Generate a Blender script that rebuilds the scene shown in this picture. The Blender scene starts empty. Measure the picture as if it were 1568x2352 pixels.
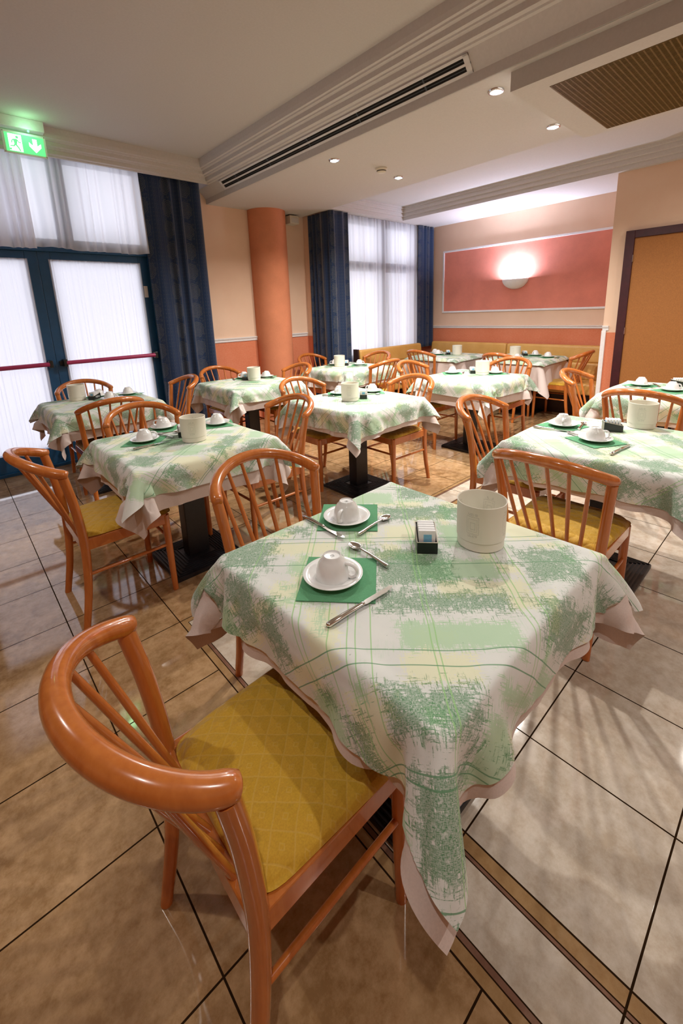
import bpy, bmesh, math, random
import numpy as np
from mathutils import Vector, Matrix, noise as mnoise

SC = bpy.context.scene
COL = SC.collection
rnd = random.Random(7)
PI = math.pi
H = 1.432

# ---------------------------------------------------------------- camera
cd = bpy.data.cameras.new('camera')
cam = bpy.data.objects.new('camera', cd)
COL.objects.link(cam)
cd.sensor_fit = 'HORIZONTAL'
cd.sensor_width = 36.0
cd.lens = 995.3 * 36.0 / 1568.0
cd.shift_x = (784 - 777.87) / 1568.0
cd.shift_y = (950.06 - 1176) / 1568.0
cd.clip_start = 0.02
R0 = (0.739026, -0.672713, -0.036009)
R1 = (-0.180159, -0.145849, -0.972765)
R2 = (0.649140, 0.725386, -0.228981)
cam.matrix_world = Matrix(((R0[0], -R1[0], -R2[0], 0), (R0[1], -R1[1], -R2[1], 0), (R0[2], -R1[2], -R2[2], H), (0, 0, 0, 1)))
SC.camera = cam

# ---------------------------------------------------------------- world, exposure
W = bpy.data.worlds.new('overcast_daylight')
SC.world = W
W.use_nodes = True
bg = W.node_tree.nodes['Background']
bg.inputs[0].default_value = (0.86, 0.88, 1.0, 1)
bg.inputs[1].default_value = 2.0
SC.view_settings.view_transform = 'Standard'
SC.view_settings.look = 'None'
SC.view_settings.gamma = 1
SC.view_settings.use_curve_mapping = False
SC.view_settings.exposure = 0.33
SC.cycles.max_bounces = 8
SC.cycles.diffuse_bounces = 4
SC.cycles.glossy_bounces = 4
SC.cycles.transparent_max_bounces = 12
SC.cycles.transmission_bounces = 6
SC.cycles.sample_clamp_indirect = 4.0
SC.cycles.caustics_reflective = False
SC.cycles.caustics_refractive = False
SPOT_W = 28.0          # every recessed ceiling spot
WARM = (1.0, 0.955, 0.895)

# ---------------------------------------------------------------- node helpers
class E:
    def __init__(s, nt, v): s.nt, s.v = nt, v
    def _m(s, op, *a, clamp=False):
        n = s.nt.nodes.new('ShaderNodeMath'); n.operation = op; n.use_clamp = clamp
        for i, x in enumerate((s,) + a):
            x = x.v if isinstance(x, E) else x
            if isinstance(x, (int, float)): n.inputs[i].default_value = x
            else: s.nt.links.new(x, n.inputs[i])
        return E(s.nt, n.outputs[0])
    def __add__(s, o): return s._m('ADD', o)
    def __sub__(s, o): return s._m('SUBTRACT', o)
    def __mul__(s, o): return s._m('MULTIPLY', o)
    def __truediv__(s, o): return s._m('DIVIDE', o)
    def abs(s): return s._m('ABSOLUTE')
    def fract(s): return s._m('FRACT')
    def floor(s): return s._m('FLOOR')
    def sin(s): return s._m('SINE')
    def min(s, o): return s._m('MINIMUM', o)
    def max(s, o): return s._m('MAXIMUM', o)
    def lt(s, o): return s._m('LESS_THAN', o)
    def gt(s, o): return s._m('GREATER_THAN', o)
    def pow(s, o): return s._m('POWER', o)
    def sqrt(s): return s._m('SQRT')
    def inv(s): return s._m('MULTIPLY', -1.0) + 1.0
    def clamp(s): return s._m('ADD', 0.0, clamp=True)
    def step(s, lo, hi): return ((s - lo) / (hi - lo)).clamp()
    def per(s, c, T): return (((s - c) / T + 0.5).fract() - 0.5).abs() * T

class Mat:
    def __init__(s, name, rough=0.5, color=(0.8, 0.8, 0.8), spec=0.5, metal=0.0, coat=0.0, sheen=0.0, trans=0.0):
        s.m = bpy.data.materials.new(name); s.m.use_nodes = True
        s.nt = s.m.node_tree; s.b = s.nt.nodes['Principled BSDF']
        s.set('Base Color', (*color, 1)); s.set('Roughness', rough); s.set('Specular IOR Level', spec)
        s.set('Metallic', metal); s.set('Coat Weight', coat); s.set('Coat Roughness', 0.08)
        s.set('Sheen Weight', sheen); s.set('Transmission Weight', trans)
    def set(s, k, v):
        i = s.b.inputs[k]
        if isinstance(v, E): s.nt.links.new(v.v, i)
        elif hasattr(v, 'node'): s.nt.links.new(v, i)
        else: i.default_value = v
    def coords(s, kind='Object'):
        t = s.nt.nodes.new('ShaderNodeTexCoord'); x = s.nt.nodes.new('ShaderNodeSeparateXYZ')
        s.nt.links.new(t.outputs[kind], x.inputs[0]); s.vec = t.outputs[kind]
        return [E(s.nt, o) for o in x.outputs]
    def attr(s, name):
        n = s.nt.nodes.new('ShaderNodeAttribute'); n.attribute_name = name
        return E(s.nt, n.outputs['Fac'])
    def vecof(s, *a):
        n = s.nt.nodes.new('ShaderNodeCombineXYZ')
        for i, x in enumerate(a):
            x = x.v if isinstance(x, E) else x
            if isinstance(x, (int, float)): n.inputs[i].default_value = x
            else: s.nt.links.new(x, n.inputs[i])
        return n.outputs[0]
    def noise(s, scale, detail=3, rough=0.55, vec=None, dist=0.0):
        n = s.nt.nodes.new('ShaderNodeTexNoise'); n.inputs['Scale'].default_value = scale
        n.inputs['Detail'].default_value = detail; n.inputs['Roughness'].default_value = rough
        n.inputs['Distortion'].default_value = dist
        v = vec if vec is not None else s.vec
        s.nt.links.new(v, n.inputs['Vector'])
        return E(s.nt, n.outputs['Fac'])
    def mix(s, f, a, b):
        n = s.nt.nodes.new('ShaderNodeMix'); n.data_type = 'RGBA'
        for i, x in ((0, f), (6, a), (7, b)):
            if isinstance(x, E): s.nt.links.new(x.v, n.inputs[i])
            elif isinstance(x, (int, float)): n.inputs[i].default_value = x
            elif isinstance(x, tuple): n.inputs[i].default_value = (*x[:3], 1)
            else: s.nt.links.new(x, n.inputs[i])
        return n.outputs[2]
    def bump(s, h, strength=0.3, dist=0.01):
        n = s.nt.nodes.new('ShaderNodeBump'); n.inputs['Strength'].default_value = strength
        n.inputs['Distance'].default_value = dist
        s.nt.links.new(h.v, n.inputs['Height']); s.nt.links.new(n.outputs[0], s.b.inputs['Normal'])

# ---------------------------------------------------------------- materials
def mat_wood():
    M = Mat('orange_beech_lacquer', 0.22, coat=0.7); M.set('Coat Roughness', 0.05)
    x, y, z = M.coords()
    n1 = M.noise(1.0, 4, 0.6, M.vecof(x * 60.0, y * 60.0, z * 9.0))
    n2 = M.noise(5.0, 2)
    c = M.mix(n1.step(0.35, 0.7), (0.53, 0.155, 0.026), (0.42, 0.105, 0.014))
    c = M.mix(n2.step(0.3, 0.8) * 0.5, c, (0.56, 0.20, 0.055))
    M.set('Base Color', c)
    return M.m
def mat_seat():
    M = Mat('mustard_quilted_fabric', 0.75, sheen=0.25)
    x, y, z = M.coords()
    w = M.noise(14.0, 2)
    a = (x + y) * 0.7071 + (w - 0.5) * 0.012
    b = (x - y) * 0.7071 + (w - 0.5) * 0.012
    T = 0.047
    da, db = a.per(0, T), b.per(0, T)
    ln = (da.min(db)).lt(0.0016)
    cen = ((a.per(T / 2, T)).max(b.per(T / 2, T)))
    dia = (cen - 0.0045).abs().lt(0.0011)
    n = M.noise(300.0, 2)
    c = M.mix(n.step(0.3, 0.75), (0.60, 0.345, 0.016), (0.50, 0.275, 0.010))
    c = M.mix((ln.max(dia)) * 0.32, c, (0.64, 0.42, 0.10))
    M.set('Base Color', c)
    h = (da.min(db) / 0.02).clamp() + w * 0.9 + M.noise(1.0, 3, 0.6, M.vecof(x * 9.0, y * 26.0, 0.0)) * 2.2
    M.bump(h, 0.45, 0.008)
    return M.m
def mat_bench():
    M = Mat('mustard_bench_upholstery', 0.42)
    x, y, z = M.coords()
    n = M.noise(6.0, 3); g = M.noise(160.0, 2)
    c = M.mix(n.step(0.3, 0.7), (0.62, 0.35, 0.10), (0.54, 0.29, 0.070))
    c = M.mix(g.step(0.5, 0.8) * 0.4, c, (0.68, 0.39, 0.09))
    M.set('Base Color', c)
    M.bump(M.noise(30.0, 3), 0.25, 0.01)
    return M.m
def mat_plain(name, color, rough=0.5, spec=0.5, metal=0.0, coat=0.0, nscale=0, namp=0.1, bump=0.0, sheen=0.0):
    M = Mat(name, rough, color, spec, metal, coat, sheen)
    if nscale:
        M.coords(); n = M.noise(nscale, 4)
        d = tuple(c * (1 - namp) for c in color); l = tuple(min(1, c * (1 + namp)) for c in color)
        M.set('Base Color', M.mix(n.step(0.3, 0.7), d, l))
        if bump: M.bump(n, bump, 0.004)
    return M.m
def mat_wall(split=True, zs=1.10):
    M = Mat('sponged_peach_and_salmon_paint', 0.8, spec=0.2)
    x, y, z = M.coords()
    n = M.noise(3.0, 4); g = M.noise(60.0, 3)
    peach = M.mix(n.step(0.3, 0.7), (0.79, 0.575, 0.43), (0.75, 0.525, 0.385))
    salmon = M.mix(n.step(0.3, 0.7), (0.68, 0.225, 0.12), (0.62, 0.19, 0.095))
    c = M.mix(z.lt(zs), peach, salmon) if split else peach
    c = M.mix(g.step(0.4, 0.7) * 0.12, c, (0.80, 0.50, 0.33))
    M.set('Base Color', c); M.bump(g, 0.12, 0.003)
    return M.m
def mat_salmon(name='salmon_panel_paint', col=(0.74, 0.25, 0.18)):
    M = Mat(name, 0.8, spec=0.2)
    M.coords(); n = M.noise(4.0, 5); g = M.noise(60.0, 3)
    c = M.mix(n.step(0.3, 0.72), col, tuple(k * 0.82 for k in col))
    c = M.mix(g.step(0.4, 0.75) * 0.15, c, (0.78, 0.30, 0.19))
    M.set('Base Color', c); M.bump(g, 0.12, 0.003)
    return M.m
def mat_floor():
    M = Mat('polished_stoneware_tiles', 0.1, spec=1.0)
    x, y, z = M.coords()
    BX, BY, T, BW = 0.611, 1.889, 0.4, 0.228
    dx = x - BX; dy = (y * -1.0) + BY
    d = dx.min(dy)
    outer = d.lt(0.0); inner = d.gt(BW)
    bord = outer.max(inner).inv()
    g = 0.0024
    lx = x.per(BX, T).lt(g); ly = y.per(BY, T).lt(g)
    lo = outer * lx.max(ly)
    lix = x.per(BX + BW, T).lt(g); liy = y.per(0.4716, T).lt(g)
    li = inner * lix.max(liy)
    leftb = dx.lt(dy)
    lb = bord * ((leftb * liy) + (leftb.inv() * lix)).clamp()
    edges = (d.abs().lt(g)).max((d - BW).abs().lt(g)).max((d - 0.030).abs().lt(0.0016)).max((d - 0.046).abs().lt(0.0016)).max((d - 0.180).abs().lt(0.0016)).max((d - 0.191).abs().lt(0.0016))
    # corner medallion tile
    cx, cy = dx - 0.114, dy - 0.114
    incor = (cx.abs().max(cy.abs())).lt(0.114 - 0.03)
    cedge = ((cx.abs().max(cy.abs())) - 0.084).abs().lt(0.0016)
    r = (cx * cx + cy * cy).sqrt()
    ring = incor * (r - 0.064).abs().lt(0.006)
    ringl = incor * ((r - 0.064).abs() - 0.006).abs().lt(0.0012)
    an = cx._m('ARCTAN2', cy)
    pet = ((an * 4.0).sin() * 0.020 + 0.034)
    petal = incor * r.lt(pet)
    petl = incor * (r - pet).abs().lt(0.0013)
    out_pet = incor * (r - ((an * 2.0 + 1.57).sin() * 0.018 + 0.088)).abs().lt(0.0014)
    grout = lo.max(li).max(lb).max(edges * (incor.inv()))
    grout = grout.max(cedge * d.lt(0.2) * (dx - 0.114).abs().lt(0.09) * (dy - 0.114).abs().lt(0.09))
    # stone colours
    n1 = M.noise(2.4, 5, 0.6, dist=0.4); n2 = M.noise(22.0, 6, 0.75); n3 = M.noise(7.0, 4, 0.6)
    tid = M.nt.nodes.new('ShaderNodeTexWhiteNoise'); tid.noise_dimensions = '2D'
    M.nt.links.new(M.vecof(((x - BX) / T).floor(), ((y - BY) / T).floor(), 0.0), tid.inputs['Vector'])
    tv = E(M.nt, tid.outputs[0])
    mot = ((n2 * 0.6 + n3 * 0.4)).step(0.41, 0.60)
    warm = M.mix(mot, (0.235, 0.128, 0.052), (0.45, 0.285, 0.15))
    warm = M.mix(n1.step(0.4, 0.75) * 0.5, warm, (0.49, 0.325, 0.17))
    warm = M.mix(tv * 0.25, warm, (0.33, 0.18, 0.08))
    pale = M.mix(mot, (0.44, 0.36, 0.275), (0.58, 0.51, 0.43))
    pale = M.mix(n1.step(0.45, 0.75) * 0.4, pale, (0.47, 0.35, 0.24))
    tan = M.mix(mot, (0.29, 0.165, 0.070), (0.38, 0.235, 0.11))
    brown = M.mix(mot, (0.17, 0.085, 0.055), (0.23, 0.12, 0.08))
    bcol = M.mix(d.lt(0.030).max(d.gt(0.191)), pale, tan)
    bb = (d.gt(0.030) * d.lt(0.046)).max(d.gt(0.180) * d.lt(0.191))
    bcol = M.mix(bb, bcol, brown)
    c = M.mix(outer, pale, warm)
    c = M.mix(bord, c, bcol)
    c = M.mix(incor, c, pale)
    c = M.mix(ring.max(petal), c, (0.33, 0.15, 0.09))
    c = M.mix(ringl.max(petl).max(out_pet), c, (0.13, 0.065, 0.035))
    c = M.mix(grout, c, (0.022, 0.011, 0.005))
    M.set('Base Color', c)
    M.set('Roughness', grout * 0.6 + (n2 * 0.03 + 0.04)); M.set('Specular IOR Level', grout.inv() * 0.95)
    M.bump(grout.inv(), 0.15, 0.002)
    return M.m
def mat_cloth_print():
    M = Mat('green_printed_tablecloth', 0.85, spec=0.15, sheen=0.1)
    M.coords('UV'); u, v, _ = M.coords('UV')
    p = (u - v) * 0.70711; q = (u + v) * 0.70711
    wob = M.noise(3.0, 2); wob2 = M.noise(90.0, 2)
    st1 = M.noise(1.0, 4, 0.7, M.vecof(p * 260.0, q * 26.0, 0.0))
    st2 = M.noise(1.0, 4, 0.7, M.vecof(p * 26.0, q * 260.0, 3.0))
    wv1 = M.noise(1.0, 2, 0.6, M.vecof(p * 900.0, q * 160.0, 0.0))
    wv2 = M.noise(1.0, 2, 0.6, M.vecof(p * 160.0, q * 900.0, 5.0))
    blot = M.noise(28.0, 4, 0.7)
    base = M.mix(M.noise(9.0, 3).step(0.35, 0.7), (0.69, 0.705, 0.67), (0.645, 0.655, 0.63))
    faint = M.noise(1.0, 5, 0.7, M.vecof(p * 14.0, q * 14.0, 9.0)).step(0.54, 0.60) * st1.step(0.45, 0.60)
    base = M.mix(faint * 0.30, base, (0.45, 0.62, 0.45))
    rag = (st1.max(st2) - 0.55) * 0.16
    Y = (M.attr('yellow') + rag).step(-0.003, 0.003)
    L = (M.attr('light') + rag * 1.0).step(-0.003, 0.003)
    D = (M.attr('dark') + rag * 1.4 + (blot - 0.5) * 0.14).step(-0.004, 0.004)
    c = M.mix(Y * 0.7, base, (0.73, 0.73, 0.47))
    c = M.mix(L * 0.85, c, (0.42, 0.60, 0.40))
    weave = (wv1.max(wv2)).step(0.50, 0.62)
    light_edge = D * blot.step(0.68, 0.58)
    c = M.mix(light_edge * (weave * 0.50 + 0.42), c, (0.050, 0.205, 0.070))
    # thin drawn lines
    pw = p + (wob - 0.5) * 0.035; qw = q + (wob - 0.5) * 0.035
    def lines(cc, pos, w):
        r = None
        for k in pos:
            t = (cc - k).abs().lt(w)
            r = t if r is None else r.max(t)
        return r
    brk = wob2.gt(0.30)
    g1 = lines(pw, (-0.285, -0.270, -0.205, -0.163, -0.145, -0.112, 0.242, 0.256, 0.292, 0.52, 0.534, -0.56, -0.575, 0.02, 0.032, -0.42), 0.0014)
    g2 = lines(qw, (-0.335, -0.375, 0.118, 0.095, 0.49, 0.505, -0.72, -0.02, -0.56, -0.575, 0.30, 0.312), 0.0014)
    c = M.mix(g1 * brk * 0.75, c, (0.30, 0.55, 0.22))
    c = M.mix(g2 * brk * 0.85, c, (0.13, 0.30, 0.16))
    sp = M.noise(40.0, 3, 0.8).step(0.70, 0.73)
    c = M.mix(sp * 0.7, c, (0.16, 0.28, 0.18))
    M.set('Base Color', c)
    M.bump(wv1 + wv2, 0.06, 0.001)
    return M.m
def mat_curtain():
    M = Mat('navy_damask_curtain', 0.75, spec=0.25, sheen=0.3)
    u, v, _ = M.coords('UV')
    n = M.noise(120.0, 2)
    T, TV = 0.30, 0.215
    du = ((u / T + 0.5).fract() - 0.5) * T
    dv = ((v / TV + 0.5).fract() - 0.5) * TV
    r = ((du * 1.25) * (du * 1.25) + dv * dv).sqrt()
    an = du._m('ARCTAN2', dv)
    rr = r + (an * 8.0).sin() * 0.006
    med = (rr * 330.0).sin().gt(0.1) * rr.lt(0.085)
    col = du.abs().lt(0.075)
    leaf = col * M.noise(1.0, 4, 0.7, M.vecof(u * 55.0, v * 40.0, 0.0)).step(0.52, 0.56)
    dots = (u.per(0.0, 0.03).max(v.per(0.0, 0.04))).lt(0.0036) * du.abs().gt(0.085)
    stripe = (du.abs() - 0.088).abs().lt(0.004) + (du.abs() - 0.14).abs().lt(0.003)
    f = (med.max(leaf * 0.55).max(dots * 0.8).max(stripe * 0.4)).clamp()
    c = M.mix(n.step(0.3, 0.7), (0.006, 0.019, 0.060), (0.011, 0.032, 0.088))
    c = M.mix(f * 0.42, c, (0.13, 0.125, 0.10))
    M.set('Base Color', c)
    M.set('Subsurface Weight', 0.0)
    return M.m
def mat_sheer():
    m = bpy.data.materials.new('white_voile'); m.use_nodes = True
    nt = m.node_tree; nt.nodes.clear()
    out = nt.nodes.new('ShaderNodeOutputMaterial')
    t = nt.nodes.new('ShaderNodeBsdfTransparent'); t.inputs[0].default_value = (0.95, 0.95, 0.98, 1)
    tl = nt.nodes.new('ShaderNodeBsdfTranslucent'); tl.inputs[0].default_value = (0.90, 0.89, 0.92, 1)
    df = nt.nodes.new('ShaderNodeBsdfDiffuse'); df.inputs[0].default_value = (0.90, 0.89, 0.92, 1)
    m1 = nt.nodes.new('ShaderNodeMixShader'); m1.inputs[0].default_value = 0.42
    m2 = nt.nodes.new('ShaderNodeMixShader'); m2.inputs[0].default_value = 0.90
    L = nt.links.new
    L(tl.outputs[0], m1.inputs[1]); L(df.outputs[0], m1.inputs[2])
    L(t.outputs[0], m2.inputs[1]); L(m1.outputs[0], m2.inputs[2]); L(m2.outputs[0], out.inputs[0])
    return m
def mat_glass():
    m = bpy.data.materials.new('window_glass'); m.use_nodes = True
    nt = m.node_tree; nt.nodes.clear()
    out = nt.nodes.new('ShaderNodeOutputMaterial')
    t = nt.nodes.new('ShaderNodeBsdfTransparent'); g = nt.nodes.new('ShaderNodeBsdfGlossy')
    g.inputs['Roughness'].default_value = 0.02
    fr = nt.nodes.new('ShaderNodeFresnel'); fr.inputs[0].default_value = 1.25
    mx = nt.nodes.new('ShaderNodeMixShader'); L = nt.links.new
    L(fr.outputs[0], mx.inputs[0]); L(t.outputs[0], mx.inputs[1]); L(g.outputs[0], mx.inputs[2]); L(mx.outputs[0], out.inputs[0])
    return m
def mat_emit(name, color, s):
    M = Mat(name, 0.4, tuple(min(1, c) for c in color))
    M.set('Emission Color', (*color, 1)); M.set('Emission Strength', s)
    return M.m
def mat_bucket():
    M = Mat('cream_ceramic_with_raised_seal', 0.5, (0.80, 0.765, 0.66))
    x, y, z = M.coords()
    an = x._m('ARCTAN2', y) * 0.069
    du = (((an / 0.1084) + 0.5).fract() - 0.5) * 0.1084
    dz = z - 0.082
    bx = (du.abs() / 0.017).max(dz.abs() / 0.026)
    wob = M.noise(160.0, 2)
    o1 = ((bx - 1.0) + (wob - 0.5) * 0.25).abs().lt(0.045)
    o2 = (bx - 0.72).abs().lt(0.035) * wob.gt(0.4)
    o3 = (((du.abs() / 0.007).max((dz + 0.002).abs() / 0.010)) - 1.0).abs().lt(0.12)
    o4 = (du.abs().lt(0.014)) * ((dz.abs() - 0.033).abs().lt(0.004)) * wob.gt(0.5)
    lipl = (z - 0.028).abs().lt(0.0009)
    f = (o1.max(o2).max(o3).max(o4) * z.gt(0.03)).max(lipl)
    M.set('Base Color', M.mix(f * 0.42, (0.80, 0.765, 0.66), (0.50, 0.49, 0.43)))
    M.bump(f, 0.5, 0.001)
    return M.m
MT = dict(
    wood=mat_wood(), seat=mat_seat(), bench=mat_bench(), wall=mat_wall(), salmon=mat_salmon(),
    pillar=mat_salmon('orange_column_paint', (0.69, 0.26, 0.135)), floor=mat_floor(),
    cloth=mat_cloth_print(), curtain=mat_curtain(), sheer=mat_sheer(), glass=mat_glass(),
    under=mat_plain('pale_pink_undercloth', (0.64, 0.545, 0.50), 0.85, 0.15, nscale=260, namp=0.05, bump=0.05, sheen=0.1),
    ceil=mat_plain('ceiling_paint', (0.59, 0.555, 0.53), 0.85, 0.2, nscale=80, namp=0.03, bump=0.05),
    crown=mat_plain('moulding_paint', (0.62, 0.585, 0.57), 0.75, 0.2, nscale=60, namp=0.03),
    white=mat_plain('white_trim_paint', (0.78, 0.76, 0.76), 0.5, nscale=40, namp=0.04),
    porc=mat_plain('white_porcelain', (0.80, 0.80, 0.79), 0.12, 0.6, coat=0.5, nscale=3, namp=0.01),
    steel=mat_plain('polished_steel', (0.72, 0.70, 0.67), 0.14, metal=1.0, nscale=120, namp=0.06),
    iron=mat_plain('black_iron', (0.010, 0.010, 0.013), 0.38, 0.5, nscale=120, namp=0.3, bump=0.1),
    napkin=mat_plain('green_paper_napkin', (0.125, 0.34, 0.18), 0.9, 0.1, nscale=420, namp=0.1, bump=0.15),
    black=mat_plain('black_plastic', (0.012, 0.014, 0.013), 0.28, nscale=30, namp=0.1),
    packet=mat_plain('white_sugar_paper', (0.82, 0.82, 0.82), 0.7, nscale=60, namp=0.05),
    blue=mat_plain('blue_packet_print', (0.22, 0.55, 0.80), 0.7, nscale=60, namp=0.15),
    brownp=mat_plain('brown_packet_print', (0.30, 0.17, 0.07), 0.7, nscale=60, namp=0.15),
    door=mat_plain('petrol_blue_door_paint', (0.012, 0.085, 0.20), 0.4, nscale=20, namp=0.06),
    bar=mat_plain('red_push_bar', (0.40, 0.03, 0.11), 0.35, nscale=20, namp=0.06),
    frame=mat_plain('dark_maroon_door_frame', (0.045, 0.006, 0.010), 0.4, nscale=25, namp=0.2),
    cork=mat_plain('orange_brown_cork_panel', (0.33, 0.125, 0.026), 0.7, nscale=110, namp=0.14, bump=0.1),
    bucket=mat_bucket(), darkwood=mat_plain('dark_bench_plinth', (0.035, 0.015, 0.012), 0.4, nscale=30, namp=0.2),
    grille=mat_plain('bronze_grille', (0.20, 0.125, 0.035), 0.5, metal=0.3, nscale=30, namp=0.15),
    dark=mat_plain('dark_cavity', (0.012, 0.009, 0.007), 0.9, nscale=30, namp=0.2),
    signgreen=mat_emit('lit_green_sign', (0.10, 0.72, 0.20), 1.1),
    signwhite=mat_emit('lit_white_pictogram', (0.9, 1.0, 0.92), 1.3),
    led=mat_emit('green_led', (0.1, 1.0, 0.3), 4.0),
    lamp=mat_emit('halogen_lamp_face', (1.0, 0.96, 0.88), 40.0),
    chrome=mat_plain('satin_chrome', (0.75, 0.75, 0.75), 0.25, metal=1.0, nscale=60, namp=0.04),
    acryl=mat_plain('clear_sign_edge', (0.85, 0.9, 0.86), 0.2, nscale=30, namp=0.02),
    plaster=mat_plain('white_plaster_bowl', (0.80, 0.78, 0.74), 0.6, nscale=30, namp=0.03),
    ink=mat_plain('white_print', (0.75, 0.75, 0.75), 0.6, nscale=40, namp=0.03),
    greyink=mat_plain('grey_print', (0.06, 0.07, 0.08), 0.6, nscale=40, namp=0.03),
    detector=mat_plain('cream_plastic', (0.66, 0.60, 0.50), 0.4, nscale=30, namp=0.03),
)

# ---------------------------------------------------------------- object helpers
def mesh_obj(name, bm, mat, parent=None, smooth=False, loc=None):
    me = bpy.data.meshes.new(name); bm.normal_update(); bm.to_mesh(me); bm.free()
    if smooth:
        me.polygons.foreach_set('use_smooth', [True] * len(me.polygons))
        try: me.set_sharp_from_angle(angle=math.radians(smooth if smooth is not True else 40))
        except Exception: pass
    for m in (mat if isinstance(mat, (list, tuple)) else [mat]): me.materials.append(m)
    o = bpy.data.objects.new(name, me); COL.objects.link(o)
    if parent: o.parent = parent
    if loc: o.location = loc
    return o
def tag(o, label, cat, group=None):
    o['label'] = label; o['category'] = cat
    if group: o['group'] = group
    return o
def struct(o):
    o['kind'] = 'structure'; return o
def thing(name, label, cat, loc=(0, 0, 0), rz=0, group=None):
    o = bpy.data.objects.new(name, None); COL.objects.link(o)
    o.empty_display_size = 0.05
    o.location = loc; o.rotation_euler = (0, 0, rz)
    return tag(o, label, cat, group)
def dup(root, loc, rz, label, group=None):
    r = root.copy(); COL.objects.link(r); r.location = loc; r.rotation_euler = (0, 0, rz)
    r['label'] = label
    if group: r['group'] = group
    for ch in list(root.children):
        c = ch.copy(); COL.objects.link(c); c.parent = r
        for g in list(ch.children):
            d = g.copy(); COL.objects.link(d); d.parent = c
    return r
def box(bm, x0, x1, y0, y1, z0, z1, bev=0.0, M=None, mi=0):
    t = bmesh.new()
    bmesh.ops.create_cube(t, size=1.0)
    for v in t.verts:
        v.co = Vector((x0 + (v.co.x + .5) * (x1 - x0), y0 + (v.co.y + .5) * (y1 - y0), z0 + (v.co.z + .5) * (z1 - z0)))
    if bev: bmesh.ops.bevel(t, geom=list(t.edges), offset=bev, segments=2, profile=0.6, affect='EDGES')
    merge(bm, t, M, mi)
def merge(bm, t, M=None, mi=0):
    mp = []
    for v in t.verts: mp.append(bm.verts.new(M @ v.co if M else v.co))
    t.verts.index_update()
    for f in t.faces:
        try:
            nf = bm.faces.new([mp[v.index] for v in f.verts]); nf.material_index = mi
        except ValueError: pass
    t.free()
def tube(bm, pts, rad, seg=12, cap=True, flat=1.0):
    pts = [Vector(p) for p in pts]; n = len(pts)
    if not isinstance(rad, (list, tuple)): rad = [rad] * n
    rings = []; up = None
    for i, p in enumerate(pts):
        d = (pts[min(i + 1, n - 1)] - pts[max(i - 1, 0)]).normalized()
        if up is None:
            up = Vector((0, 0, 1)) if abs(d.z) < 0.9 else Vector((1, 0, 0))
        a = d.cross(up).normalized(); b = a.cross(d).normalized(); up = b
        rings.append([bm.verts.new(p + (a * math.cos(t) * flat + b * math.sin(t)) * rad[i]) for t in [2 * PI * k / seg for k in range(seg)]])
    for i in range(n - 1):
        for k in range(seg):
            bm.faces.new([rings[i][k], rings[i][(k + 1) % seg], rings[i + 1][(k + 1) % seg], rings[i + 1][k]])
    if cap:
        bm.faces.new(list(reversed(rings[0]))); bm.faces.new(rings[-1])
def lathe(bm, prof, seg=32, c=(0, 0)):
    rings = []
    for r, z in prof:
        if r < 1e-5: rings.append([bm.verts.new((c[0], c[1], z))])
        else: rings.append([bm.verts.new((c[0] + r * math.cos(2 * PI * k / seg), c[1] + r * math.sin(2 * PI * k / seg), z)) for k in range(seg)])
    for a, b in zip(rings, rings[1:]):
        for k in range(seg):
            k2 = (k + 1) % seg
            if len(a) == 1 and len(b) == 1: continue
            if len(a) == 1: bm.faces.new([a[0], b[k2], b[k]])
            elif len(b) == 1: bm.faces.new([a[k], a[k2], b[0]])
            else: bm.faces.new([a[k], a[k2], b[k2], b[k]])
def prism(bm, poly, z0, z1, M=None, mi=0):
    t = bmesh.new()
    a = [t.verts.new((x, y, z0)) for x, y in poly]; b = [t.verts.new((x, y, z1)) for x, y in poly]
    n = len(poly)
    t.faces.new(list(reversed(a))); t.faces.new(b)
    for i in range(n): t.faces.new([a[i], a[(i + 1) % n], b[(i + 1) % n], b[i]])
    bmesh.ops.recalc_face_normals(t, faces=t.faces)
    merge(bm, t, M, mi)
def smoothpath(pts, n):
    """Catmull-Rom through control points"""
    P = [Vector(p) for p in pts]; P = [P[0] * 2 - P[1]] + P + [P[-1] * 2 - P[-2]]
    out = []; m = len(P) - 3
    for i in range(n + 1):
        t = i / n * m; k = min(int(t), m - 1); f = t - k
        a, b, c, d = P[k:k + 4]
        out.append(0.5 * ((2 * b) + (c - a) * f + (2 * a - 5 * b + 4 * c - d) * f * f + (3 * b - a - 3 * c + d) * f ** 3))
    return out
def quad_wall(name, boxes, mat):
    bm = bmesh.new()
    for b in boxes: box(bm, *b)
    return struct(mesh_obj(name, bm, mat))

# ---------------------------------------------------------------- room shell
XL, YB = -2.6, -2.6
bm = bmesh.new()
box(bm, XL, 6.55, YB, 5.35, -0.12, 0.0)
struct(mesh_obj('floor', bm, MT['floor']))
WY = 5.13
quad_wall('wall_window', [(XL, -0.30, WY, WY + .2, 0, 3.25), (1.86, 4.10, WY, WY + .2, 0, 3.25), (-0.30, 1.86, WY, WY + .2, 3.0, 3.25)], MT['wall'])
quad_wall('wall_niche_return', [(4.05, 4.15, 4.66, WY, 0, 3.2)], MT['wall'])
quad_wall('wall_niche_window', [(4.15, 4.30, 4.66, 4.82, 0, 3.2), (5.95, 6.55, 4.66, 4.82, 0, 3.2), (4.30, 5.95, 4.66, 4.82, 0, 0.70), (4.30, 5.95, 4.66, 4.82, 2.72, 3.2)], MT['wall'])
quad_wall('wall_sconce', [(6.33, 6.5, 1.5, 4.66, 0, 3.2)], MT['wall'])
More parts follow.
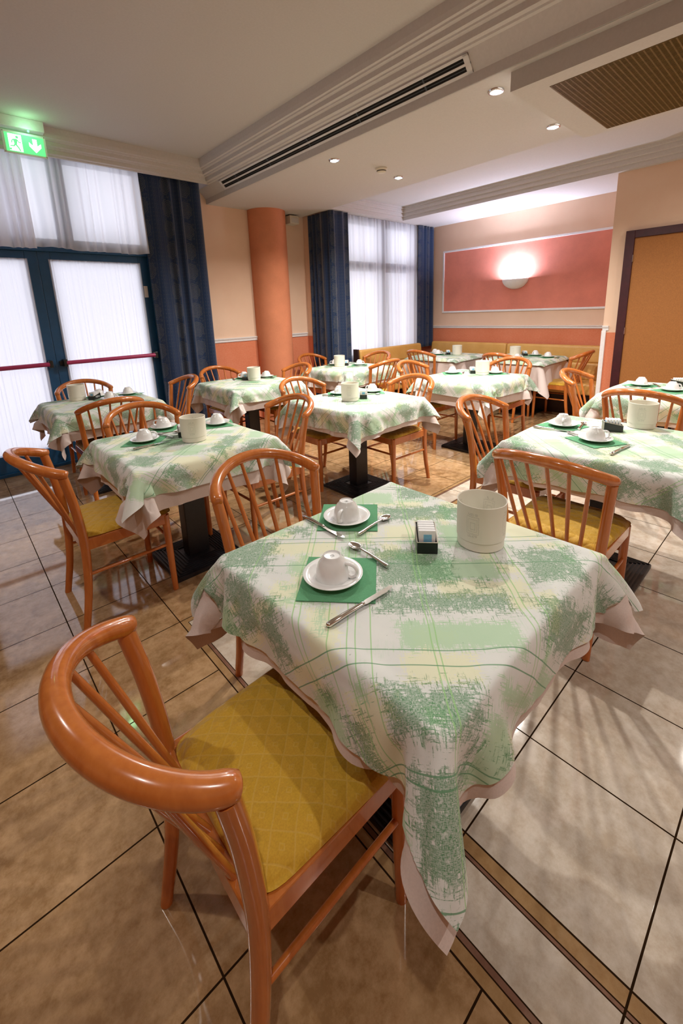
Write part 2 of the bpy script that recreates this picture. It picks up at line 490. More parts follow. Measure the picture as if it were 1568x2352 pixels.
quad_wall('wall_door', [(5.5, 5.64, 1.61, 1.67, 0, 3.2), (5.5, 5.64, 0.35, 1.61, 2.14, 3.2), (5.5, 5.64, YB, 0.35, 0, 3.2), (5.5, 5.64, 1.53, 1.61, 0, 2.14), (5.64, 6.33, 1.55, 1.67, 0, 3.2)], MT['wall'])
quad_wall('wall_back', [(XL, 5.5, YB - .15, YB, 0, 3.2)], MT['wall'])
quad_wall('wall_left', [(XL - .15, XL, YB, 5.33, 0, 3.25)], MT['wall'])

# ceilings: high left part, lower soffit, raised coffer, low strips
quad_wall('ceiling', [
    (XL, 2.40, YB, WY + .1, 3.05, 3.2),
    (2.617, 4.00, YB, WY, 2.72, 3.2),
    (4.00, 5.352, YB, 4.392, 2.88, 3.2),
    (5.436, 6.40, YB, 4.70, 2.72, 3.2),
    (4.00, 5.436, 4.476, 4.70, 2.72, 3.2)], MT['ceil'])
def sweep(bm, path, prof):
    """profile (offset,z) swept along xy polyline, offset to the left of travel, mitred"""
    n = len(path); rings = []
    for i, p in enumerate(path):
        p = Vector(p)
        if i == 0: d = (Vector(path[1]) - p).normalized(); nv = Vector((-d.y, d.x))
        elif i == n - 1: d = (p - Vector(path[i - 1])).normalized(); nv = Vector((-d.y, d.x))
        else:
            d0 = (p - Vector(path[i - 1])).normalized(); d1 = (Vector(path[i + 1]) - p).normalized()
            n0 = Vector((-d0.y, d0.x)); n1 = Vector((-d1.y, d1.x))
            nv = (n0 + n1); nv /= nv.dot(n0)
        rings.append([bm.verts.new((p.x + nv.x * o, p.y + nv.y * o, z)) for o, z in prof])
    for a, b in zip(rings, rings[1:]):
        m = len(a)
        for k in range(m): bm.faces.new([a[k], a[(k + 1) % m], b[(k + 1) % m], b[k]])
    bm.faces.new(rings[0]); bm.faces.new(list(reversed(rings[-1])))
    bmesh.ops.recalc_face_normals(bm, faces=bm.faces)
stepp = [(0.0, 3.12), (0.0, 2.863), (0.028, 2.863), (0.034, 2.872), (0.058, 2.878), (0.064, 2.910), (0.088, 2.914), (0.092, 2.922), (0.112, 2.926), (0.118, 2.955), (0.142, 2.959), (0.146, 2.968), (0.162, 2.972), (0.170, 3.000), (0.178, 3.05), (0.178, 3.12)]
bm = bmesh.new()
sweep(bm, [(2.53, YB), (2.53, 4.87), (XL, 4.87)], stepp)
struct(mesh_obj('trim_1', bm, MT['crown']))
bm = bmesh.new()   # sloped face with the air slot, lip, closing wall
sweep(bm, [(2.53, YB), (2.53, WY)], [(0.0, 3.12), (0.0, 2.863), (-0.08, 2.775), (-0.083, 2.72), (-0.09, 2.72), (-0.09, 3.12)])
struct(mesh_obj('trim_2', bm, MT['crown']))
st2 = [(-0.02, 2.96), (-0.02, 2.724), (0.0, 2.719), (0.0, 2.766), (0.030, 2.766), (0.032, 2.770), (0.032, 2.812), (0.060, 2.812), (0.062, 2.816), (0.062, 2.856), (0.090, 2.856), (0.090, 2.96)]
bm = bmesh.new()
sweep(bm, [(5.43, YB), (5.43, 4.47), (4.0, 4.47)], st2)
struct(mesh_obj('trim_3', bm, MT['crown']))
# hanging box with the intake grille
bm = bmesh.new()
box(bm, 2.67, 3.80, YB, -.31, 2.62, 2.72); box(bm, 2.67, 3.80, 1.24, 1.41, 2.62, 2.72)
box(bm, 2.67, 2.785, -.31, 1.24, 2.62, 2.72); box(bm, 3.745, 3.80, -.31, 1.24, 2.62, 2.72)
struct(mesh_obj('ceiling_box', bm, MT['ceil']))
g = thing('air_intake_grille', 'large bronze mesh air intake grille set in the ceiling box at top right', 'ceiling grille', (3.265, 0.55, 2.62))
bm = bmesh.new(); box(bm, -.475, .475, -0.85, .685, 0.012, 0.016); mesh_obj('backing', bm, MT['dark'], g)
bm = bmesh.new()
for i in range(80): x = -.475 + .95 * i / 79; box(bm, x - .0022, x + .0022, -0.85, .685, -.0024, .0016)
for j in range(60): y = -0.85 + 1.535 * j / 59; box(bm, -.475, .475, y - .0032, y + .0032, -.0020, .0020)
mesh_obj('mesh_screen', bm, MT['grille'], g)

# chair rails and wall panel mouldings
def rail(name, a, b, nrm, z0=1.10, z1=1.152):
    """horizontal moulding from a to b (xy), projecting along nrm"""
    prof = [(0.0, z0), (0.010, z0), (0.014, z0 + .012), (0.012, z0 + .022), (0.020, z0 + .030), (0.026, z1 - .008), (0.026, z1), (0.0, z1)]
    a, b = Vector(a), Vector(b); d = (b - a).normalized(); left = Vector((-d.y, d.x))
    if left.dot(Vector(nrm)) < 0: a, b = b, a
    bm = bmesh.new(); sweep(bm, [tuple(a), tuple(b)], prof)
    return struct(mesh_obj(name, bm, MT['white']))
rail('trim_4', (2.40, WY), (4.02, WY), (0, -1))
rail('trim_5', (6.33, 1.68), (6.33, 4.62), (-1, 0), 1.098, 1.138)
rail('trim_6', (5.5, 1.61), (5.5, 1.67), (-1, 0), 1.12, 1.172)
bm = bmesh.new(); box(bm, 5.482, 5.502, 1.632, 1.676, 0, 1.12, .003); struct(mesh_obj('trim_7', bm, MT['white']))
bm = bmesh.new(); box(bm, 6.322, 6.332, 1.75, 4.34, 1.372, 2.297); struct(mesh_obj('wall_panel', bm, MT['salmon']))
bm = bmesh.new()
def pframe(x, y0, y1, z0, z1, w=0.028):
    for (a, b, c, d) in ((y0 - w, y1 + w, z0 - w, z0), (y0 - w, y1 + w, z1, z1 + w), (y0 - w, y0, z0, z1), (y1, y1 + w, z0, z1)):
        box(bm, x - .016, x, a, b, c, d, .004)
pframe(6.328, 1.75, 4.335, 1.375, 2.295); struct(mesh_obj('trim_8', bm, MT['white']))

# round pillar
bm = bmesh.new()
lathe(bm, [(0.0, 0.0), (.25, 0.0), (.25, 2.72)], 64, (3.405, 5.08)); struct(mesh_obj('pillar', bm, MT['pillar'], smooth=True))

# glazed double door with transom
def glazed_leaf(name, x0, x1, hand):
    bm = bmesh.new(); s = .09
    y0, y1 = 5.07, 5.14
    xl, xr = x0 + (.10 if hand > 0 else .10), x1 - .10
    box(bm, x0, xl, y0, y1, .03, 2.085, .004); box(bm, xr, x1, y0, y1, .03, 2.085, .004)
    box(bm, xl, xr, y0, y1, .03, .20, .004); box(bm, xl, xr, y0, y1, 2.0, 2.085, .004)
    d = struct(mesh_obj(name, bm, MT['door']))
    bm = bmesh.new(); box(bm, xl, xr, 5.10, 5.106, .20, 2.0); mesh_obj('glass_pane', bm, MT['glass'], d)
    bm = bmesh.new(); z = 1.035
    tube(bm, [(xl - .03, 5.00, z), (xr + .03, 5.00, z)], .021, 14); mesh_obj('push_bar', bm, MT['bar'], d, smooth=True)
    bm = bmesh.new()
    for xx in (xl - .055, xr + .025): box(bm, xx, xx + .035, 4.985, 5.075, z - .035, z + .035, .006)
    mesh_obj('bar_bracket', bm, MT['black'], d)
    return d
dr = glazed_leaf('door_1', 0.815, 1.82, 1)
dl = glazed_leaf('door_2', -0.19, 0.812, -1)
bm = bmesh.new(); box(bm, 1.745, 1.785, 5.060, 5.072, 1.66, 1.78, .003); o = mesh_obj('label_plate', bm, MT['white'], dr)
bm = bmesh.new(); box(bm, .835, .868, 5.05, 5.072, 1.01, 1.055, .004); mesh_obj('lock', bm, MT['iron'], dr)
bm = bmesh.new()
box(bm, -.30, -.19, 5.05, 5.16, 0, 3.0, .004); box(bm, 1.82, 1.90, 5.05, 5.16, 0, 3.0, .004)
box(bm, -.19, 1.82, 5.05, 5.16, 2.085, 2.20, .004); box(bm, -.19, 1.82, 5.05, 5.16, 2.90, 3.0, .004)
box(bm, 1.02, 1.14, 5.05, 5.16, 2.20, 2.90, .004); box(bm, .28, .40, 5.05, 5.16, 2.20, 2.90, .004)
box(bm, -.30, 1.90, 5.04, 5.2, 0, .03, .003)
w1 = struct(mesh_obj('window_1', bm, MT['door']))
bm = bmesh.new(); box(bm, -.19, 1.82, 5.10, 5.106, 2.20, 2.90); mesh_obj('glass_pane', bm, MT['glass'], w1)
# niche window
bm = bmesh.new()
Y0, Y1 = 4.68, 4.76
for b in ((4.30, 4.37, .70, 2.72), (5.88, 5.95, .70, 2.72), (5.13, 5.26, .70, 2.72)): box(bm, b[0], b[1], Y0, Y1, b[2], b[3], .004)
for b in ((.70, .78), (2.64, 2.72), (2.00, 2.13)): box(bm, 4.37, 5.88, Y0, Y1, b[0], b[1], .004)
w2 = struct(mesh_obj('window_2', bm, MT['door']))
bm = bmesh.new(); box(bm, 4.37, 5.88, 4.72, 4.726, .78, 2.64); mesh_obj('glass_pane', bm, MT['glass'], w2)

# panelled door on the right
bm = bmesh.new()
for b in ((1.447, 1.53, 0, 2.135), (0.35, .433, 0, 2.135)): box(bm, 5.455, 5.64, b[0], b[1], b[2], b[3], .004)
box(bm, 5.455, 5.64, .433, 1.447, 2.06, 2.135, .004)
d3 = struct(mesh_obj('door_3', bm, MT['frame']))
bm = bmesh.new(); box(bm, 5.47, 5.51, .433, 1.447, .006, 2.06, .003); mesh_obj('door_panel', bm, MT['cork'], d3)
bm = bmesh.new()
for z in (.25, 1.12, 1.86): tube(bm, [(5.462, 1.447, z - .035), (5.462, 1.447, z + .035)], .007, 10)
mesh_obj('hinge', bm, MT['steel'], d3, smooth=True)
bm = bmesh.new(); tube(bm, smoothpath([(5.47, .50, 1.02), (5.41, .50, 1.02), (5.405, .53, 1.02), (5.405, .62, 1.02)], 14), .009, 10); mesh_obj('door_handle', bm, MT['chrome'], d3, smooth=True)

# ---------------------------------------------------------------- curtains
def curtain_mesh(path, z0, z1, amp, wl, seed, nz=30, dens=90, hemwob=0.0, spread=0.0):
    """pleated sheet hung along an xy polyline; UV = (cloth arc length, height)"""
    rs = random.Random(seed); P = [Vector(p) for p in path]
    segs = [(P[i + 1] - P[i]).length for i in range(len(P) - 1)]; L = sum(segs)
    n = max(8, int(L * dens)); bm = bmesh.new(); uvl = bm.loops.layers.uv.new('UVMap')
    ph = [rs.uniform(0, 6.28) for _ in range(6)]
    rows = []; us = []
    for j in range(nz + 1):
        tz = j / nz; z = z1 + (z0 - z1) * tz; row = []; u = 0; prev = None; ur = []
        for i in range(n + 1):
            s = i / n * L; k = 0; q = s
            while k < len(segs) - 1 and q > segs[k]: q -= segs[k]; k += 1
            d = (P[k + 1] - P[k]).normalized(); nn = Vector((-d.y, d.x))
            b = P[k] + d * q
            a = amp * (0.6 + 0.4 * tz)
            warp = s + 0.25 * wl * math.sin(s * 2.1 / wl + ph[0] + tz * .6)
            off = a * (math.sin(2 * PI * warp / wl) + .35 * math.sin(2 * PI * warp / wl * 1.9 + ph[1] + tz) + .3 * math.sin(2 * PI * s / wl * .37 + ph[2]))
            zz = z - (hemwob * tz * (math.sin(s * 5 + ph[3]) + .5 * math.sin(s * 13 + ph[4])) if hemwob else 0)
            p = b + nn * off; p3 = Vector((p.x, p.y, zz)); row.append(bm.verts.new(p3))
            if prev is not None: u += (Vector((p.x, p.y)) - prev).length
            prev = Vector((p.x, p.y)); ur.append(u)
        rows.append(row); us.append(ur)
    for j in range(nz):
        for i in range(n):
            f = bm.faces.new([rows[j][i], rows[j][i + 1], rows[j + 1][i + 1], rows[j + 1][i]])
            for lp, (a, b) in zip(f.loops, ((j, i), (j, i + 1), (j + 1, i + 1), (j + 1, i))):
                lp[uvl].uv = (us[nz // 2][b], rows[a][b].co.z)
    return bm
def curtain(name, label, path, z0, z1, amp, wl, seed, mat, thick=0.0, **k):
    bm = curtain_mesh(path, z0, z1, amp, wl, seed, **k)
    o = mesh_obj(name, bm, MT[mat], smooth=80)
    if thick:
        s = o.modifiers.new('thick', 'SOLIDIFY'); s.thickness = thick; s.offset = 0
    return tag(o, label, 'curtain')
curtain('curtain', 'tall navy damask curtain at the right of the glass doors', [(1.795, 4.925), (2.44, 4.925)], .02, 2.98, .030, .155, 3, 'curtain', .003)
curtain('curtain', 'navy damask curtain hanging round a corner between the peach wall and niche window', [(4.025, 4.98), (4.025, 4.52), (4.33, 4.52)], .02, 2.715, .018, .11, 5, 'curtain', .003)
curtain('curtain', 'narrow navy curtain in the niche corner beside the salmon wall', [(5.90, 4.54), (6.29, 4.54)], .80, 2.715, .018, .10, 8, 'curtain', .003)
curtain('voile_curtain', 'white voile curtain filling the niche window behind the corner bench', [(4.30, 4.595), (5.93, 4.595)], .45, 2.715, .020, .085, 11, 'sheer', dens=130)
curtain('voile_valance', 'short white voile hanging over the glass above the doors', [(-.30, 4.955), (1.84, 4.955)], 2.10, 2.98, .016, .095, 13, 'sheer', dens=110, hemwob=.010)
curtain('voile_valance', 'gathered bunch of white voile pulled together below the exit sign', [(.52, 4.915), (.80, 4.915)], 2.09, 2.98, .022, .075, 14, 'sheer', dens=160, hemwob=.008)
curtain('door_voile', 'finely pleated white voile stretched over the right-hand door glass', [(.895, 5.058), (1.74, 5.058)], .215, 2.015, .0045, .040, 15, 'sheer', dens=260, nz=6)
curtain('door_voile', 'finely pleated white voile stretched over the left-hand door glass', [(-.11, 5.058), (.73, 5.058)], .215, 2.015, .0045, .042, 16, 'sheer', dens=260, nz=6)

# ---------------------------------------------------------------- ceiling fittings
def area(name, loc, size, w, color, parent=None, rot=None, spread=None):
    l = bpy.data.lights.new(name, 'AREA'); l.shape = 'DISK'; l.size = size; l.energy = w; l.color = color
    if spread: l.spread = spread
    o = bpy.data.objects.new(name, l); COL.objects.link(o); o.location = loc
    if rot: o.rotation_euler = rot
    if parent: o.parent = parent
    return o
def downlight(x, y, z, label, w=SPOT_W, color=WARM):
    t = thing('ceiling_spotlight', label, 'ceiling light', (x, y, z), 0, 'recessed ceiling spotlights')
    bm = bmesh.new(); lathe(bm, [(.030, -.001), (.034, -.010), (.045, -.008), (.050, -.001), (.050, .0)], 32); mesh_obj('trim_ring', bm, MT['chrome'], t, smooth=True)
    bm = bmesh.new(); lathe(bm, [(0.0, -.016), (.020, -.014), (.033, -.008), (.036, -.003)], 32); mesh_obj('lamp_face', bm, MT['lamp'], t, smooth=True)
    area('spot_beam', (0, 0, -.016), .05, w, color, t, None, math.radians(150))
    return t
downlight(2.805, 1.575, 2.72, 'brightest ceiling spotlight, the one nearest the right end of the long air slot')
downlight(3.67, 1.58, 2.72, 'ceiling spotlight beside the front corner of the bronze grille box')
downlight(2.82, 3.09, 2.72, 'ceiling spotlight left of the smoke detector, near the middle of the air slot')
downlight(3.685, 3.09, 2.72, 'ceiling spotlight just right of the smoke detector')
for (x, y, z, w, n) in ((-.3, -.35, 3.05, 9, 'ceiling spotlight above and behind the left of the nearest table'), (1.4, -1.0, 3.05, 14, 'ceiling spotlight behind the camera to the right'),
                        (-.6, 2.2, 3.05, 12, 'ceiling spotlight over the floor left of the tables'), (4.5, -.6, 2.88, 18, 'ceiling spotlight in the raised ceiling in front of the orange door'),
                        (4.6, .25, 2.88, 8, 'ceiling spotlight in the raised ceiling between the bronze grille and the door')):
    downlight(x, y, z, n, w)
# air slot on the sloped face
g = thing('air_slot_diffuser', 'long white two-slot air diffuser along the ceiling drop', 'air vent', (2.571, 3.125, 2.817))
g.rotation_euler = (0, math.atan2(.088, .08), 0)
def gb(x0, x1, y0, y1, z0, z1, nm, m):
    bm = bmesh.new(); box(bm, x0, x1, y0, y1, z0, z1); return mesh_obj(nm, bm, MT[m], g)
bm = bmesh.new()
Y = 1.515
for x0, x1 in ((-.053, -.036), (-.007, .007), (.036, .053)): box(bm, x0, x1, -Y, Y, -.008, 0, .0015)
for y0, y1 in ((-Y, -Y + .035), (Y - .035, Y)): box(bm, -.053, .053, y0, y1, -.008, 0, .0015)
mesh_obj('vent_frame', bm, MT['white'], g)
gb(-.04, .04, -Y + .02, Y - .02, -.002, .0, 'slot_opening', 'dark')
bm = bmesh.new()
for x in (-.0215, .0215):
    box(bm, x - .002, x + .002, -Y + .03, Y - .03, -.006, -.002)
    for k in range(5): yy = -Y + .03 + (k + .5) * (2 * Y - .06) / 5; box(bm, x - .014, x + .014, yy - .006, yy + .006, -.0065, -.003)
mesh_obj('slot_blade', bm, MT['greyink'], g)
# smoke detector
t = thing('smoke_detector', 'small round cream smoke detector between the two middle spotlights', 'smoke detector', (3.33, 3.0, 2.72))
bm = bmesh.new(); lathe(bm, [(.055, 0), (.055, -.012), (.045, -.018), (.042, -.034), (.030, -.042), (0, -.043)], 32); mesh_obj('detector_body', bm, MT['detector'], t, smooth=True)
bm = bmesh.new(); lathe(bm, [(.0435, -.022), (.0445, -.026), (.0435, -.030)], 32); mesh_obj('sensor_slot', bm, MT['dark'], t, smooth=True)
# wall box
t = thing('motion_sensor', 'small cream sensor box high on the peach wall beside the navy curtain', 'sensor', (3.80, 5.03, 2.655))
bm = bmesh.new(); box(bm, -.075, .075, -.04, .10, -.055, .05, .012); mesh_obj('sensor_body', bm, MT['detector'], t, smooth=True)
bm = bmesh.new(); box(bm, -.05, .06, -.046, -.038, -.04, .02, .004); mesh_obj('sensor_lens', bm, MT['ceil'], t)
# exit sign
t = thing('exit_sign', 'green lit emergency exit sign with running figure and down arrow', 'exit sign', (.805, 4.64, 2.86))
bm = bmesh.new(); box(bm, -.19, .15, -.03, .05, .112, .190, .004); mesh_obj('sign_housing', bm, MT['white'], t)
bm = bmesh.new(); box(bm, -.150, .150, -.005, .005, -.082, .085, .002); mesh_obj('sign_edge', bm, MT['acryl'], t)
bm = bmesh.new(); box(bm, -.132, .135, -.0065, .0065, -.068, .068); gr = mesh_obj('green_panel', bm, MT['signgreen'], t)
bm = bmesh.new()
MX = Matrix.Rotation(PI / 2, 4, 'X')
def flat(poly, y=0.0): prism(bm, poly, .0066, .0076, MX, 0)
flat([(-.110, -.062), (-.020, -.062), (-.020, .062), (-.110, .062)]); 
flat([(.055, .050), (.085, .050), (.085, .0), (.112, .022), (.112, -.008), (.070, -.052), (.028, -.008), (.028, .022), (.055, .0)])
pg = mesh_obj('pictogram', bm, MT['signwhite'], gr)
bm = bmesh.new()
def fig(poly): prism(bm, poly, .0077, .0085, MX, 0)
fig([(-.050 + .010 * math.cos(a), .042 + .010 * math.sin(a)) for a in [2 * PI * k / 14 for k in range(14)]])
fig([(-.078, .022), (-.058, .030), (-.048, .020), (-.058, -.014), (-.072, -.012)])
fig([(-.056, .026), (-.050, .026), (-.040, .010), (-.025, .008), (-.025, .003), (-.043, .003)])
fig([(-.082, .022), (-.074, .028), (-.070, .022), (-.084, .012), (-.088, -.006), (-.094, -.005), (-.090, .014)])
fig([(-.070, -.010), (-.058, -.012), (-.044, -.034), (-.034, -.058), (-.042, -.060), (-.052, -.038), (-.066, -.020)])
fig([(-.074, -.010), (-.064, -.014), (-.076, -.030), (-.104, -.030), (-.104, -.024), (-.080, -.022)])
fig([(-.110, -.058), (-.096, -.058), (-.096, -.044), (-.110, -.044)])
mesh_obj('running_figure', bm, MT['signgreen'], gr)
bm = bmesh.new()
for x in (-.141, .142):
    for z in (-.073, .077): lathe(bm, [(.0, 0), (.005, 0), (.005, .012), (0, .012)], 12, (x, z))
for v in bm.verts: v.co = Vector((v.co.x, .006 - v.co.z, v.co.y))
mesh_obj('sign_screw', bm, MT['steel'], t)
bm = bmesh.new(); lathe(bm, [(0, .090), (.006, .093), (.007, .100), (.004, .107), (0, .109)], 14, (.035, -.022)); mesh_obj('indicator_lamp', bm, MT['led'], t, smooth=True)
l = bpy.data.lights.new('sign_glow', 'POINT'); l.energy = 0.5; l.color = (.35, 1, .5); l.shadow_soft_size = .05
o = bpy.data.objects.new('sign_glow', l); COL.objects.link(o); o.parent = t; o.location = (0.02, -.09, .09)
# wall sconce
t = thing('wall_sconce', 'white half-bowl plaster uplight glowing on the salmon wall panel', 'wall lamp', (6.322, 3.12, 1.66))
bm = bmesh.new(); n = 28; prof = []
rows = []
for j in range(11):
    f = j / 10; r = .195 * math.sin(f * PI / 2) ** .75; z = .14 * (1 - math.cos(f * PI / 2)) ** .8
    rows.append([bm.verts.new((-r * .62 * math.sin(PI * k / n), r * math.cos(PI * k / n), z)) for k in range(n + 1)])
for a, b in zip(rows, rows[1:]):
    for k in range(n): bm.faces.new([a[k], a[k + 1], b[k + 1], b[k]])
bmesh.ops.remove_doubles(bm, verts=bm.verts, dist=1e-5)
o = mesh_obj('lamp_bowl', bm, MT['plaster'], t, smooth=True)
s = o.modifiers.new('t', 'SOLIDIFY'); s.thickness = .006; s.offset = -1
bm = bmesh.new(); tube(bm, [(-.045, -.06, .105), (-.045, .06, .105)], .008, 10); mesh_obj('lamp_bulb', bm, mat_emit('sconce_tube', (.95, .95, 1.0), 25), t, smooth=True)
l = bpy.data.lights.new('sconce_light', 'AREA'); l.shape = 'RECTANGLE'; l.size = .07; l.size_y = .2; l.energy = 38; l.color = (.70, .76, 1.0)
o = bpy.data.objects.new('sconce_light', l); COL.objects.link(o); o.parent = t; o.location = (-.055, 0, .135); o.rotation_euler = (PI, 0, 0)

# ---------------------------------------------------------------- cloth simulation (mass-spring on the table box)
def drape(N, size, a, ztop, off=(0, 0), rot=0.0, seed=0, iters=420, stiff=0.6, flare=0.0, rad=.012):
    L = size; h = L / (N - 1); rs = np.random.RandomState(seed)
    g = (np.arange(N) / (N - 1) - .5) * L
    U, V = np.meshgrid(g, g, indexing='ij')
    c, s = math.cos(rot), math.sin(rot)
    X = np.stack([c * U - s * V + off[0], s * U + c * V + off[1], np.full_like(U, ztop + .012)], -1)
    X[..., 2] += rs.randn(N, N) * .0015
    X0 = X.copy(); prev = X.copy(); G = np.array([0, 0, -9.8]); dt = 1 / 90
    inner = (np.abs(X[..., 0]) < a - .05) & (np.abs(X[..., 1]) < a - .05)
    def cons(sa, sb, rest, k):
        A = X[sa]; B = X[sb]; d = B - A; l = np.linalg.norm(d, axis=-1, keepdims=True) + 1e-9
        cr = d * ((l - rest) / l) * .5 * k
        X[sa] += cr; X[sb] -= cr
    S = slice
    for it in range(iters):
        v = (X - prev) * .975; prev = X.copy(); X = X + v + G * dt * dt
        for rep in range(12):
            for p in (0, 1):
                n = (N - p) // 2
                cons((S(p, p + 2 * n, 2), S(None)), (S(p + 1, p + 1 + 2 * n, 2), S(None)), h, 1)
                cons((S(None), S(p, p + 2 * n, 2)), (S(None), S(p + 1, p + 1 + 2 * n, 2)), h, 1)
            for p in (0, 1):
                n = (N - p) // 2
                cons((S(p, p + 2 * n, 2), S(0, N - 1)), (S(p + 1, p + 1 + 2 * n, 2), S(1, N)), h * 2 ** .5, .35)
                cons((S(p, p + 2 * n, 2), S(1, N)), (S(p + 1, p + 1 + 2 * n, 2), S(0, N - 1)), h * 2 ** .5, .35)
            for st_ in ((3, 6) if stiff > .5 else (3,)):
                kk = stiff * .5 if st_ == 3 else .03
                for p in range(st_ * 2):
                    if p >= st_: continue
                    idx = np.arange(p, N - st_, 2 * st_)
                    cons((idx, S(None)), (idx + st_, S(None)), h * st_, kk)
                    cons((S(None), idx), (S(None), idx + st_), h * st_, kk)
                    idx = np.arange(p + st_, N - st_, 2 * st_)
                    if len(idx):
                        cons((idx, S(None)), (idx + st_, S(None)), h * st_, kk)
                        cons((S(None), idx), (S(None), idx + st_), h * st_, kk)
            # rounded box, column downwards for 0.4 m only near the rim
            hz = .06; C = np.array([0, 0, ztop - hz])
            P = X - C; b = np.array([a, a, hz]) - rad
            Q = np.abs(P) - b; o_ = np.maximum(Q, 0); lo = np.linalg.norm(o_, axis=-1)
            ins = np.minimum(Q.max(-1), 0); sd = lo + ins - rad
            m = sd < .0015
            if m.any():
                gr = np.where((lo > 1e-6)[..., None], o_ / np.maximum(lo, 1e-6)[..., None], 0)
                ax = Q.argmax(-1); oh = np.eye(3)[ax]
                gr = np.where((lo > 1e-6)[..., None], gr, oh) * np.sign(P + 1e-12)
                X[m] += (gr * (.0015 - sd)[..., None])[m]
                prev[m] = X[m] - (X[m] - prev[m]) * .3
            X[inner, :2] = X0[inner, :2]; X[inner, 2] = ztop + .0015
            # keep skirts outside the table edge
            low = X[..., 2] < ztop - .05
            for k in (0, 1):
                other = np.abs(X[..., 1 - k]) < a - .03
                mm = low & other & (np.abs(X[..., k]) < a + .002) & (np.abs(X[..., k]) > a - .08)
                X[..., k] = np.where(mm, np.sign(X[..., k]) * (a + .002), X[..., k])
    return U, V, X
def upsample(A, k):
    """cubic (Catmull-Rom) upsampling of grid arrays along both axes"""
    def up1(A):
        n = A.shape[0]; t = np.linspace(0, n - 1, (n - 1) * k + 1); i = np.minimum(t.astype(int), n - 2); f = (t - i)
        f = f.reshape(-1, *([1] * (A.ndim - 1)))
        Pm = A[np.maximum(i - 1, 0)]; P0 = A[i]; P1 = A[i + 1]; P2 = A[np.minimum(i + 2, n - 1)]
        return .5 * (2 * P0 + (P1 - Pm) * f + (2 * Pm - 5 * P0 + 4 * P1 - P2) * f * f + (3 * P0 - Pm - 3 * P1 + P2) * f ** 3)
    B = up1(A); return np.swapaxes(up1(np.swapaxes(B, 0, 1)), 0, 1)
DARK = [(-.53, -.38, -.03, .11), (-.52, -.41, -.22, -.05), (-.41, -.33, -.32, -.16), (-.09, .12, -.12, .06), (-.09, .23, -.22, -.145), (-.06, .25, .23, .34), (.02, .2, .40, .5),
        (.28, .48, -.30, -.17), (.31, .47, -.11, .05), (-.10, .09, -.51, -.42), (-.07, .08, -.69, -.55), (-.09, .08, -.79, -.73), (-.21, -.16, -.56, -.45), (.42, .50, .12, .28),
        (-.35, -.2, .36, .5), (.22, .3, .47, .6), (.52, .70, -.2, -.06), (-.70, -.58, -.08, .08), (-.08, .08, .6, .75), (-.36, -.29, .14, .2)]
LIGHT = [(-.05, .21, -.335, -.25), (.01, .24, -.10, .0), (-.33, -.25, -.06, .0), (-.32, -.22, -.5, -.39), (.3, .42, -.42, -.34), (-.18, -.1, .1, .25), (.12, .3, .06, .2), (-.6, -.52, -.3, -.1),
         (.1, .2, -.6, -.46), (-.22, -.08, -.72, -.62), (.55, .65, .0, .2), (-.45, -.36, .14, .28), (.14, .3, -.44, -.40), (-.3, -.24, .2, .3), (-.02, .1, -.84, -.79), (.0, .12, .52, .6), (-.15, .0, .36, .46)]
YELL = [(.06, .29, -.165, -.10), (-.36, -.22, -.18, -.1), (-.05, .1, -.42, -.34), (-.4, -.2, .03, .1), (-.05, .1, .1, .2), (.32, .42, .1, .3), (-.19, -.1, -.6, -.42), (.08, .16, -.8, -.62),
        (-.3, -.1, .27, .35), (.5, .6, -.32, -.22), (-.26, -.18, -.34, -.2), (.25, .33, -.6, -.48), (.2, .3, .3, .42), (-.55, -.4, .12, .2)]
_pr = random.Random(21)
def sprinkle(L, n, w, h):
    for _ in range(n):
        a, c = _pr.uniform(-.8, .8), _pr.uniform(-.8, .8); dw, dh = _pr.uniform(*w), _pr.uniform(*h)
        if _pr.random() < .3: dw, dh = dh, dw
        L.append((a, a + dw, c, c + dh))
sprinkle(LIGHT, 60, (.03, .12), (.015, .05)); sprinkle(YELL, 85, (.04, .16), (.025, .07)); sprinkle(DARK, 42, (.03, .10), (.012, .035))
def field(p, q, boxes):
    r = np.full_like(p, -.2)
    for a, b, c, d in boxes:
        s = np.minimum(np.minimum(p - a, b - p), np.minimum(q - c, d - q)); r = np.maximum(r, s)
    return np.clip(r, -.06, .03)
def lift_over(Xu, under):
    """keep the top cloth a few millimetres outside the cloth beneath it"""
    from mathutils.bvhtree import BVHTree
    Xb = upsample(under[2], 3); n = Xb.shape[0]; idx = np.arange(n * n).reshape(n, n)
    F = np.stack([idx[:-1, :-1], idx[1:, :-1], idx[1:, 1:], idx[:-1, 1:]], -1).reshape(-1, 4)
    bvh = BVHTree.FromPolygons(Xb.reshape(-1, 3).tolist(), F.tolist())
    A = Xu.reshape(-1, 3).copy()
    for rep in range(3):
        for i in np.nonzero(A[:, 2] < TOP - .004)[0]:
            p = Vector(A[i]); loc, nr, fi, d = bvh.find_nearest(p, .07)
            if loc is None: continue
            sd = (p - loc).dot(nr)
            if sd < .006: A[i] += np.array(nr) * (.007 - sd)
        G = A.reshape(Xu.shape)
        if rep < 2:
            S_ = G.copy(); S_[1:-1, 1:-1] = (G[:-2, 1:-1] + G[2:, 1:-1] + G[1:-1, :-2] + G[1:-1, 2:]) / 4
            m = (G[..., 2] < TOP - .01)[..., None]; G = np.where(m, .5 * G + .5 * S_, G)
        A = G.reshape(-1, 3)
    return A.reshape(Xu.shape)
